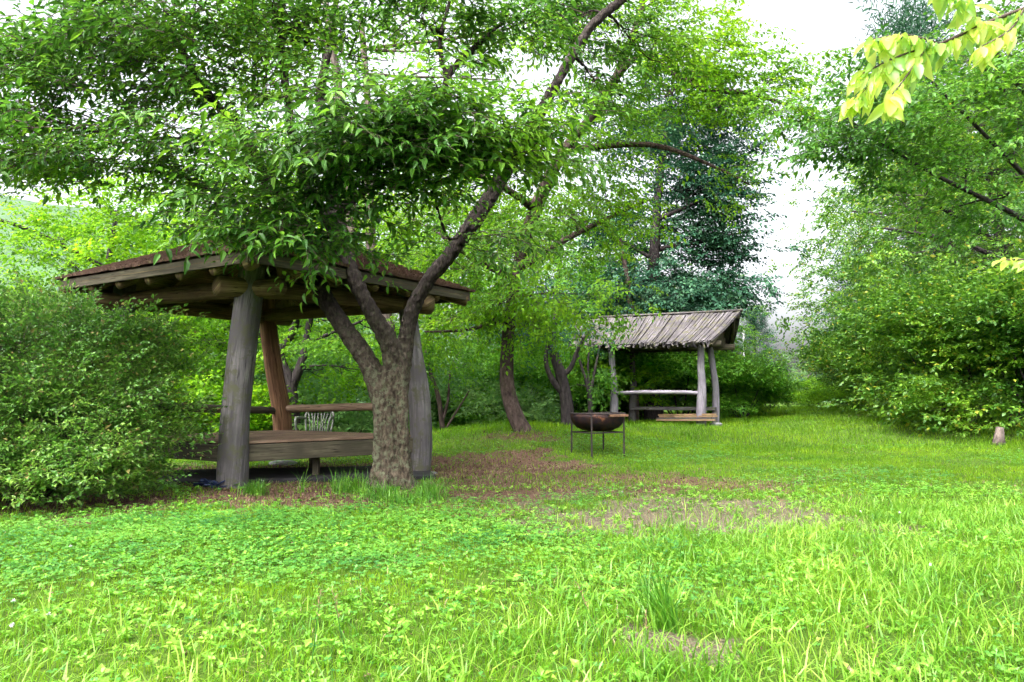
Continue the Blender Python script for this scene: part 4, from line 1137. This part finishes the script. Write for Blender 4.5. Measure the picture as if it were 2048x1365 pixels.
for (T, px, Y, s, lab) in ((B1, 1075, 21.5, 1.0, 'green shrub right of the leaning trunk'), (B2, 1150, 23.5, 1.15, 'yellow-green shrub behind the small forked tree'), (B1, 1225, 24.5, 1.2, 'green shrub behind the shelter left post'),
                           (B2, 1290, 26, 1.2, 'yellow-green shrub seen through the shelter left half'), (B1, 1360, 25, 1.2, 'green shrub seen through the shelter right half'), (B1, 1425, 26, 1.0, 'green shrub behind the shelter right posts'),
                           (B2, 1475, 27, .75, 'bright low shrub just right of the shelter'), (B1, 1483, 24.5, .72, 'rounded dark shrub right of the shelter'), (B2, 1540, 31, .5, 'yellow-green shrub below the far conifer'),
                           (B4, 1590, 42, .6, 'pale shrub in the hazy gap at the end of the clearing'), (B2, 1645, 33, .5, 'yellow-green shrub at the end of the clearing near the right bank')):
    put(T, px, Y, s, lab, group=gm)
put(T2, 1200, 28, .75, 'mid-green tree behind the forked trees left of the shelter')
put(T2, 1390, 30, .65, 'mid-green tree low behind the dark tree')
put(K1, 1512, 35, .88, 'blue-green conifer right of the small shelter roof')
gf = 'hazy trees in the far gap'
put(T3, 1566, 66, .45, 'pale far tree left in the gap behind the conifer', group=gf)
put(T3, 1615, 80, .45, 'palest far tree in the middle of the hazy gap', group=gf)
put(T3, 1672, 55, .5, 'pale far tree against the right bank', group=gf)
gr = 'trees of the right-hand bank'
put(T4, 1925, 34, 1.12, 'green tree at the far end of the right bank', group=gr)
put(T4, 1940, 27.5, 1.0, 'green tree second from the far end of the right bank', group=gr)
put(T4, 2000, 22.5, 1.0, 'green tree in the middle of the right bank', group=gr)
put(T4, 2090, 19.5, .95, 'green tree at the right edge of the photo', group=gr)
put(K1, 1728, 34, 1.3, 'dark conifer with thin twigs poking out from the far right bank', group=None)
put(K1, 1850, 44, (3.0, 3.0, 4.6), 'tall hazy pine whose top shows behind the overhanging branch')
gs = 'shrubs along the foot of the right-hand bank'
for (T, px, Y, s, lab) in ((B3, 1795, 30, .85, 'shrub at the far foot of the right bank'), (B3, 1800, 25, .95, 'shrub second from the far foot of the right bank'), (B3, 1852, 21.5, .95, 'shrub in the middle of the right bank foot'),
                           (B3, 1925, 17.6, .95, 'shrub second from the right edge at the bank foot'), (B3, 2010, 17.0, .9, 'dense shrub above the cut stump'), (B3, 2115, 15.6, .95, 'shrub cut by the right edge of the photo')):
    put(T, px, Y, s, lab, group=gs)
put(B2, 1700, 29, .6, 'bright vine-covered bush at the far foot of the right bank')

# cut stump on the right
p = G(1996, 890)
mb = MB(); mb.tube([p + Vector((0, 0, -.1)), p + Vector((.02, 0, .12)), p + Vector((.05, 0, .34))], [.17, .10, .07], n=10, wob_amp=.3)
tag(mb.build('tree_stump', M['bark_pale'], None, True), 'pale broken stump at the foot of the right bank', 'stump')
# pole
p = onG(*P(1490, 800, 38).xy)
mb = MB(); mb.tube([p, Vector((p.x, p.y, P(1490, 655, 38).z))], .05, n=8)
tag(mb.build('pole', M['pole'], None, True), 'thin pale pole rising behind the shelter roof corner', 'pole')
# leaning dead trunk in the gap
a, b = P(1590, 788, 44), P(1622, 748, 44)
mb = MB(); mb.tube([a + (a - b) * .6, a, b, b + (b - a) * .4], [.10, .09, .07, .03], n=8)
tag(mb.build('fallen_trunk', M['bark_dark'], None, True), 'dark dead trunk leaning in the hazy gap', 'trunk')

# ---------------------------------------------------------------- tree at the right edge, its limbs reaching in
tb = onG(8.6, 9.6)
nr = thing('overhanging_tree', 'tree beyond the right edge reaching long dark limbs up into the frame', 'tree', tb)
limbs = [[(tb + Vector((0, 0, -.2)), .2), (Vector((8.5, 9.5, 1.2)), .17), (Vector((8.2, 9.4, 2.0)), .14), (Vector((8.0, 9.3, 3.6)), .10), (Vector((8.0, 9.3, 5.6)), .06)],
         [(Vector((8.3, 9.4, 1.8)), .09), Q(2200, 545, 9.0, .05), Q(2048, 440, 8.5, .032), Q(1900, 365, 8.2, .022), Q(1800, 310, 8.0, .015), Q(1690, 235, 7.8, .012)],
         [(Vector((8.2, 9.4, 2.2)), .08), Q(2150, 450, 8.8, .04), Q(2048, 350, 8.5, .026), Q(1945, 245, 8.2, .018), Q(1850, 150, 8.0, .014)],
         [(Vector((8.0, 9.3, 3.2)), .06), Q(2120, 260, 8.8, .045), Q(2030, 160, 8.5, .03), Q(1960, 60, 8.3, .015)]]
blobs = [B_(1700, 265, 7.9, .42, .4, .2, 7), B_(1790, 250, 8, .5, .5, .25, 9), B_(1890, 220, 8.1, .55, .5, .3, 10), B_(1990, 180, 8.3, .55, .5, .3, 10), B_(1830, 330, 8.1, .45, .4, .2, 7), B_(1930, 320, 8.3, .55, .5, .3, 9), B_(2030, 300, 8.5, .5, .5, .35, 9),
         B_(2010, 430, 8.6, .5, .4, .25, 6), B_(2040, 80, 8.5, .5, .5, .4, 8), B_(1780, 180, 8, .35, .4, .2, 5), B_(2120, 200, 8.8, .6, .6, .5, 8), B_(1940, 120, 8.3, .5, .5, .25, 7), B_(2080, -60, 8.8, .9, .8, .5, 7), B_(1900, 420, 8.8, .4, .4, .15, 4)]
mb, cr = grow(limbs, blobs, SP_MED, .95, 4, (.25, .25, .1), centre=(7.6, 9.3, 3.2), droop=.1, twigs=True, tr=.004, r_sec=.015)
finish(nr, mb, cr, M['leaf_nearright'], M['bark_dark'])

# ---------------------------------------------------------------- near twig with long drooping leaves (small tree just right of the camera)
rows = [(0, 0), (.12, .20), (.3, .44), (.5, .5), (.7, .38), (.87, .17), (1, 0)]
lv, lf = [], []
for t, wdt in rows:
    z = -.22 * t * t
    for sgn in (-1, 0, 1): lv.append((t - .05 * t * t, sgn * wdt, z + (abs(sgn) * .10 * wdt * 2)))
for i in range(len(rows) - 1):
    for k in range(2): lf += [[3 * i + k, 3 * i + k + 1, 3 * i + k + 4], [3 * i + k, 3 * i + k + 4, 3 * i + k + 3]]
LV, LF = np.array(lv, float), np.array(lf)
tb = onG(3.6, 3.1)
nb_ = thing('young_tree', 'young tree beside the camera with long drooping yellow-green leaves at top right', 'tree', tb)
limbs = [[(tb + Vector((0, 0, -.2)), .05), (Vector((3.6, 3.1, 1.2)), .042), (Vector((3.45, 3.1, 2.0)), .034), (Vector((3.2, 3.1, 2.7)), .02), (Vector((3.0, 3.1, 3.3)), .01)]]
tw = [[(Vector((3.3, 3.1, 2.5)), .014), Q(2150, -10, 3.2, .011), Q(2048, 18, 3.15, .009), Q(1960, 52, 3.1, .008), Q(1880, 88, 3.05, .006), Q(1800, 112, 3.0, .0045), Q(1720, 150, 3.0, .003)],
      [Q(1880, 88, 3.05, .005), Q(1810, 70, 3.0, .004), Q(1740, 80, 2.95, .0025)], [Q(1850, 100, 3.0, .004), Q(1800, 170, 2.95, .003), Q(1770, 205, 2.9, .002)],
      [Q(1960, 50, 3.1, .005), Q(1930, -10, 3.0, .004), Q(1880, -20, 2.95, .003)], [Q(2048, 18, 3.15, .005), Q(2020, 60, 3.0, .004), Q(1960, 95, 2.95, .002)],
      [(Vector((3.55, 3.1, 1.3)), .012), Q(2200, 480, 3.3, .008), Q(2100, 515, 3.2, .005), Q(2010, 520, 3.1, .003)], [Q(1780, 118, 3.0, .003), Q(1730, 180, 3.0, .0025), Q(1700, 200, 3.0, .002)]]
mb = MB()
for l in limbs + tw:
    p_, r_ = smoothpath(l, 4); mb.tube(p_, r_, n=7, wob_amp=.08)
mb.build('trunk', M['bark_twig'], nb_, True)
pos, dr, up, sz = [], [], [], []
for j, (l, n) in enumerate(zip(tw, (115, 46, 42, 34, 34, 24, 34))):
    p_, r_ = smoothpath(l, 6)
    for k in range(n):
        t = (k + .5) / n * (len(p_) - 1)
        if j in (0, 5): t = (len(p_) - 1) * (.15 + .85 * (k + .5) / n)
        i = min(int(t), len(p_) - 2)
        q_ = p_[i].lerp(p_[i + 1], t - i)
        ax = (p_[i + 1] - p_[i]).normalized()
        d = ax * random.uniform(.2, .8) + Vector((random.gauss(0, .45), random.gauss(0, .5), -random.uniform(.3, 1.3)))
        if j == 5: d = ax * 1.0 + Vector((random.gauss(0, .3), random.gauss(0, .3), random.gauss(-.15, .2)))
        pos.append(tuple(q_)); dr.append(tuple(d)); up.append((random.gauss(0, .8), -.6 + random.gauss(0, .6), 1)); L_ = random.uniform(.075, .135)
        sz.append((L_, L_ * random.uniform(.30, .44), L_))
V, F = place(LV, LF, np.array(pos), frames(np.array(dr), np.array(up)), np.array(sz))
pydata('leaves', V, F, None, M['leaf_near'], nb_, True)

# ---------------------------------------------------------------- big small-leaved bush on the left
tb = onG(-5.3, 8.15)
bush = thing('azalea_bush', 'huge dense small-leaved bush filling the left side beside the pavilion', 'bush', tb)
limbs = []
for k in range(9):
    a = k * .7 + .2
    limbs.append([(tb + Vector((math.cos(a) * .15, math.sin(a) * .12, -.1)), .045), (tb + Vector((math.cos(a) * .7, math.sin(a) * .5, .45)), .032), (tb + Vector((math.cos(a) * 1.3, math.sin(a) * .8, 1.0)), .018)])
limbs += [[(tb + Vector((.1, -.1, .0)), .04), (Vector((-4.6, 7.7, .22)), .03), (Vector((-4.0, 7.4, .40)), .018), (Vector((-3.7, 7.3, .55)), .01)], [(tb + Vector((-.1, -.1, .0)), .04), (Vector((-5.2, 7.4, .25)), .03), (Vector((-4.9, 6.9, .42)), .015)]]
bl = [((-5.0, 8.0, 1.55), (.9, .75, .62), 34), ((-4.35, 8.3, 1.35), (.6, .6, .60), 26), ((-5.9, 8.2, 1.6), (.9, .9, .7), 30), ((-5.3, 7.5, .95), (.9, .45, .5), 30), ((-4.4, 7.75, .85), (.6, .45, .45), 26),
      ((-3.85, 8.2, .8), (.42, .45, .55), 20), ((-6.2, 7.4, .9), (.7, .5, .6), 22), ((-5.0, 7.0, .42), (.75, .35, .20), 18), ((-4.2, 7.3, .40), (.55, .35, .20), 16), ((-4.2, 8.8, 1.75), (.55, .5, .30), 14), ((-5.2, 8.7, 2.0), (.9, .6, .28), 18),
      ((-5.7, 7.0, .5), (.5, .35, .3), 14), ((-3.75, 7.6, .42), (.3, .3, .25), 8)]
bl = [((c[0] - .28, c[1], c[2] * .88), (a * 1.08, b * 1.08, h * 1.12), int(k * 2.1)) for c, (a, b, h), k in bl]
mb, cr = grow(limbs, bl, SP_SHRUB, 1.08, 7, (.15, .15, .07), centre=(-5.2, 8.4, .2), droop=-.12, twigs=True, tr=.003, r_sec=.014, shell=.5)
finish(bush, mb, cr, M['leaf_shrub'], M['bark_twig'], crown_name='leaves', trunk_name='branches')

# ---------------------------------------------------------------- grass and ground cover
def wedge(n, y0, y1, pw=1.0):
    """random ground spots in the field of view (with a margin) between two distances"""
    u = rng.random(n)
    y = np.sqrt(y0 ** 2 + u * (y1 ** 2 - y0 ** 2)) if pw == 1 else (y0 ** pw + u * (y1 ** pw - y0 ** pw)) ** (1 / pw)
    x = (rng.random(n) * 2 - 1) * (.74 * y + 1.5)
    return x, y
def blades(x, y, h, wd, bend, lev=3):
    n = len(x)
    root = np.stack([x, y, gh(x, y) - .005], -1)
    a = rng.random(n) * 2 * math.pi
    hd = np.stack([np.cos(a), np.sin(a), np.zeros(n)], -1)
    tw_ = a + math.pi / 2 + rng.normal(0, .5, n)
    sd_ = np.stack([np.cos(tw_), np.sin(tw_), np.zeros(n)], -1)
    T = {1: [0, 1], 2: [0, .5, 1], 3: [0, .35, .7, 1]}[lev]
    ring = []
    for t in T:
        c = root + np.array([0, 0, 1]) * (h * (t - .45 * bend * t ** 2))[:, None] + hd * (h * bend * t ** 2)[:, None]
        ww = wd * (1 - t) ** .6 * (1 if t else .8)
        if t == 1: ring.append(c)
        else: ring += [c - sd_ * ww[:, None] / 2, c + sd_ * ww[:, None] / 2]
    V = np.stack(ring, 1); m = V.shape[1]
    f = []
    for i in range(lev - 1): f += [[2 * i, 2 * i + 1, 2 * i + 3], [2 * i, 2 * i + 3, 2 * i + 2]]
    f.append([2 * (lev - 1), 2 * (lev - 1) + 1, m - 1])
    F = np.array(f)[None] + (np.arange(n) * m)[:, None, None]
    return V.reshape(-1, 3), F.reshape(-1, 3)
def join(parts):
    Vs, Fs, n = [], [], 0
    for V, F in parts: Vs.append(V); Fs.append(F + n); n += len(V)
    return np.concatenate(Vs), np.concatenate(Fs)
def thin(x, y, extra=None, b=.8, l=.9):
    p = 1 - np.clip(b * bare_pale(x, y) * 1.15 + l * litter(x, y), 0, .93)
    if extra is not None: p = p * extra
    k = rng.random(len(x)) < p
    return x[k], y[k]
def longmask(x, y):
    return np.clip(sstep(-.6, .9, x - .18 * (y - 3) + .35 * wob(x, y, 1.3)) * sstep(8.2, 6.6, y + .4 * wob(x, y, 1.1)) + .55 * sstep(4.2, 3.2, y), 0, 1)
parts = []
x, y = wedge(140000, 1.3, 7.5); x, y = thin(x, y, .55 + .45 * (wob(x, y, 2.2, 3) > -.3))
parts.append(blades(x, y, rng.uniform(.03, .085, len(x)) * (1 + .45 * wob(x, y, 2.7, 5)), rng.uniform(.003, .006, len(x)), rng.uniform(.1, .8, len(x)), 2))
x, y = wedge(175000, 7, 15); x, y = thin(x, y, .35 + .65 * (wob(x, y, 1.5, 3) > -.4))
parts.append(blades(x, y, rng.uniform(.03, .08, len(x)) * (1 + .3 * wob(x, y, .9)), rng.uniform(.006, .011, len(x)), rng.uniform(.1, .8, len(x)), 2))
x, y = wedge(165000, 14, 34, 1.5); x, y = thin(x, y)
kk = ~((x < -1.5) & (y > 19)); x, y = x[kk], y[kk]
parts.append(blades(x, y, rng.uniform(.06, .15, len(x)) * (1 + .35 * wob(x, y, .8)), rng.uniform(.014, .026, len(x)), rng.uniform(.1, .8, len(x)), 1))
V, F = join(parts)
tag(pydata('short_grass', V, F, None, M['grass_short']), 'short bright green grass over the clearing', kind='stuff')
x, y = wedge(92000, 1.3, 8.5); k = rng.random(len(x)) < longmask(x, y) * (.4 + .6 * (wob(x, y, 3.1, 4) > -.25)); x, y = x[k], y[k]; x, y = thin(x, y)
V, F = blades(x, y, rng.uniform(.07, .20, len(x)) * (1 + .35 * wob(x, y, 1.9, 2)), rng.uniform(.005, .011, len(x)), rng.uniform(.3, 1.15, len(x)), 3)
tag(pydata('long_grass', V, F, None, M['grass_long']), 'long arching bright grass in the right foreground', kind='stuff')
# clover: three leaflets held flat on short stalks
def clovers(n, y0, y1, dens, hmin, hmax, s0, s1):
    x, y = wedge(n, y0, y1); k = rng.random(n) < dens(x, y); x, y = x[k], y[k]
    h = rng.uniform(hmin, hmax, len(x)) * (1 + .4 * wob(x, y, 1.4, 1)); s = rng.uniform(s0, s1, len(x))
    px_ = np.repeat(np.stack([x, y, gh(x, y) + h], -1), 3, 0)
    a = np.repeat(rng.random(len(x)) * 6.28, 3) + np.tile([0, 2.09, 4.19], len(x))
    d = np.stack([np.cos(a), np.sin(a), rng.normal(.0, .2, len(a))], -1)
    up_ = np.repeat(np.stack([rng.normal(0, .35, len(x)), rng.normal(-.15, .35, len(x)), np.ones(len(x))], -1), 3, 0)
    ss = np.repeat(s, 3)
    leaf = np.array([[0, 0, 0], [.55, .5, .1], [.55, -.5, .1], [1, 0, 0.02]])
    return place(leaf, LT2[1], px_, frames(d, up_), np.stack([ss, ss * .9, ss], -1))
def dc(x, y):
    d = .05 + .95 * ell(x, y, -2.3, 5.7, 2.2, 1.5, 1.) + .45 * (wob(x, y, .8, 4) > .1) * (y > 5.5) + .25 * ell(x, y, .2, 5.0, 1.5, 1.3, 2.) + .5 * ell(x, y, .9, 9.2, .5, .35, 3.)
    return np.clip(d * (1 - bare_pale(x, y) * .93) * (1 - .93 * litter(x, y)), 0, 1)
V, F = join([clovers(82000, 1.4, 8.5, dc, .02, .08, .014, .026), clovers(46000, 8, 15, lambda x, y: dc(x, y) * .8, .02, .06, .02, .034)])
tag(pydata('clover', V, F, None, M['clover']), 'low blue-green clover patches left of centre and across the lawn', kind='stuff')
# broad-leaved weeds: little rosettes
x, y = wedge(12500, 1.4, 9); x, y = thin(x, y, .25 + .75 * (wob(x, y, 1.6, 7) > 0), .6, .6)
n = len(x); m_ = 6
pos = np.repeat(np.stack([x, y, gh(x, y) + rng.uniform(.0, .05, n)], -1), m_, 0) + rng.normal(0, .008, (n * m_, 3)) * [1, 1, 1]
a = np.repeat(rng.random(n) * 6.28, m_) + np.tile(np.arange(m_) * 2.4, n)
d = np.stack([np.cos(a), np.sin(a), rng.uniform(.1, 1.0, n * m_)], -1)
s = np.repeat(rng.uniform(.02, .05, n), m_) * rng.uniform(.7, 1.2, n * m_)
V, F = place(LT4[0], LT4[1], pos, frames(d, np.tile([[0, 0, 1.]], (n * m_, 1)) + rng.normal(0, .2, (n * m_, 3))), np.stack([s, s * .6, s], -1))
tag(pydata('broadleaf_weeds', V, F, None, M['weed']), 'pale green broad-leaved weeds among the grass', kind='stuff')
# leaf litter
x, y = wedge(130000, 2.5, 22)
k = rng.random(len(x)) < np.clip(litter(x, y) * .7 + .28 * bare_pale(x, y) + .02, 0, 1); x, y = x[k], y[k]; n = len(x)
a = rng.random(n) * 6.28; d = np.stack([np.cos(a), np.sin(a), rng.normal(0, .25, n)], -1)
s = rng.uniform(.02, .055, n) * (1 - .45 * bare_pale(x, y))
V, F = place(LT4[0] * [1, 1, 2], LT4[1], np.stack([x, y, gh(x, y) + rng.uniform(.003, .02, n)], -1), frames(d, np.stack([rng.normal(0, .4, n), rng.normal(0, .4, n), np.ones(n)], -1)), np.stack([s, s * .5, s], -1))
tag(pydata('leaf_litter', V, F, None, M['dry']), 'brown fallen leaves under the big tree and bush', kind='stuff')

x, y = wedge(20000, 2.3, 12); k = rng.random(len(x)) < .35 + .6 * bare_pale(x, y) + .5 * litter(x, y); x, y = x[k], y[k]
V, F = blades(x, y, rng.uniform(.03, .12, len(x)), rng.uniform(.003, .006, len(x)), rng.uniform(.6, 2.2, len(x)), 3)
tag(pydata('dry_grass', V, F, None, M['straw']), 'scattered dead straw-coloured grass blades', kind='stuff')
# countable tufts and flowers
def tuft(name, label, p, n, h, spread, group=None, m_='grass_long', cat='grass tuft', lean=0):
    x = p.x + rng.normal(0, spread, n); y = p.y + rng.normal(0, spread, n)
    V, F = blades(x, y, rng.uniform(.5, 1.05, n) * h, rng.uniform(.005, .010, n), rng.uniform(.1, .9, n), 3)
    V[:, 0] += (V[:, 2] - float(gh(p.x, p.y))) * lean
    o = pydata(name, V, F, None, M[m_])
    tag(o, label, cat, group)
M['grass_tuft'] = leafmat('grass_tuft', (.04, .17, .015), (.11, .32, .025), (.26, .48, .04), .4, .4, .5, nscale=4.)
tuft('grass_tuft', 'tall green grass tuft beside the small bare patch in the foreground', G(1330, 1258), 130, .38, .04, m_='grass_tuft', lean=-.25)
gt = 'grass tufts at the foot of the big tree'
for (px, py, h, s_, lab) in ((700, 985, .20, .12, 'grass tuft left of the big trunk foot'), (760, 1000, .16, .12, 'grass tuft right in front of the big trunk'), (855, 1000, .20, .10, 'grass tuft right of the big trunk foot'), (805, 1012, .14, .12, 'low grass tuft in front of the trunk to its right'), (605, 985, .22, .02, 'thin upright grass tuft between front post and big trunk'), (510, 990, .14, .06, 'sparse grass tuft beside the front post')):
    tuft('grass_tuft', lab, G(px, py), 240 if s_ > .05 else 16, h * 1.6, s_, gt, 'grass_tuft')
for (px, py, h, lab) in ((1340, 1050, .26, 'thin grass spray standing in the bare earth'), (1160, 1000, .18, 'small grass spray at the left end of the bare earth'), (1480, 1045, .2, 'grass spray right of the middle of the bare earth')):
    tuft('grass_spray', lab, G(px, py), 12, h, .03, 'sprays of grass in the bare earth', 'grass_tuft')
# seeding stalks in the near foreground
for i, (px, py, h, ln, lab) in enumerate(((700, 1345, .30, -.25, 'left of two dark seeding stalks at the bottom edge'), (1230, 1340, .34, -.45, 'long leaning seeding stalk at the bottom edge'), (1290, 1350, .24, .05, 'short upright seeding stalk beside the small bare patch'), (620, 1350, .32, .1, 'upright seeding stalk at the bottom edge left of centre'))):
    p = G(px, py); mb = MB()
    top = p + Vector((ln * h, .02, h)); pts = curve(p, top, n=6, bow=(ln, 0, 0), jit=.04)
    mb.tube(pts, [.0022] * 4 + [.0018, .0015, .001], n=5)
    st_ = thing('seeding_stalk', lab, 'grass stalk', p, 'seeding grass stalks in the foreground')
    mb.build('stem', M['clover'], st_, True)
    sp_ = MB()
    for k in range(22):
        t = .68 + .32 * k / 22; q_ = p.lerp(top, t)
        sp_.tube([q_, q_ + Vector((random.gauss(0, .008), random.gauss(0, .008), .012))], [.0016, .0004], n=4)
    sp_.build('seed_head', M['wood_tan'], st_)
for i, (px, py, lab) in enumerate(((1722, 1048, 'small white flower in the long grass right of the bare earth'), (1800, 1050, 'small white flower furthest right at the back of the long grass'), (25, 1245, 'upper of two small white flowers hard against the left edge'), (95, 1275, 'small white flower in the lower left a little in from the edge'), (140, 1125, 'small white flower in the clover patch near the bush'), (22, 1300, 'lower of two small white flowers hard against the left edge'), (1862, 1165, 'small white flower in the long grass toward the right edge'), (1245, 1005, 'small white flower at the back rim of the bare earth'))):
    p = G(px, py, .10); fl = thing('white_flower', lab, 'flower', p - Vector((0, 0, .10)), 'white clover flowers in the grass')
    mb = MB(); mb.tube([p - Vector((0, 0, .1)), p], .0015, n=4); mb.build('stem', M['clover'], fl)
    n = 40; d = rng.normal(size=(n, 3)); d[:, 2] = np.abs(d[:, 2]) - .3
    V, F = place(LT2[0], LT2[1], np.tile(np.array(p)[None], (n, 1)), frames(d, np.tile([[.1, .2, 1.]], (n, 1))), np.tile([[.013, .006, .013]], (n, 1)))
    pydata('flower_head', V, F, None, M['petal'], fl)

# ---------------------------------------------------------------- the hazy air
hb = MB(); hb.box((0, -1250, 85), (0, 1250, 85), 2500, 210)
hz = hb.build('haze', None, None)
hz.data.materials.clear()
m = bpy.data.materials.new('haze'); m.use_nodes = True; n = m.node_tree; n.nodes.clear()
out = n.nodes.new('ShaderNodeOutputMaterial'); pv = n.nodes.new('ShaderNodeVolumePrincipled')
pv.inputs['Color'].default_value = (.93, .95, .97, 1); pv.inputs['Density'].default_value = .003; pv.inputs['Anisotropy'].default_value = .2
n.links.new(pv.outputs[0], out.inputs['Volume'])
hz.data.materials.append(m)
tag(hz, 'thin pale summer haze filling the valley', kind='stuff')
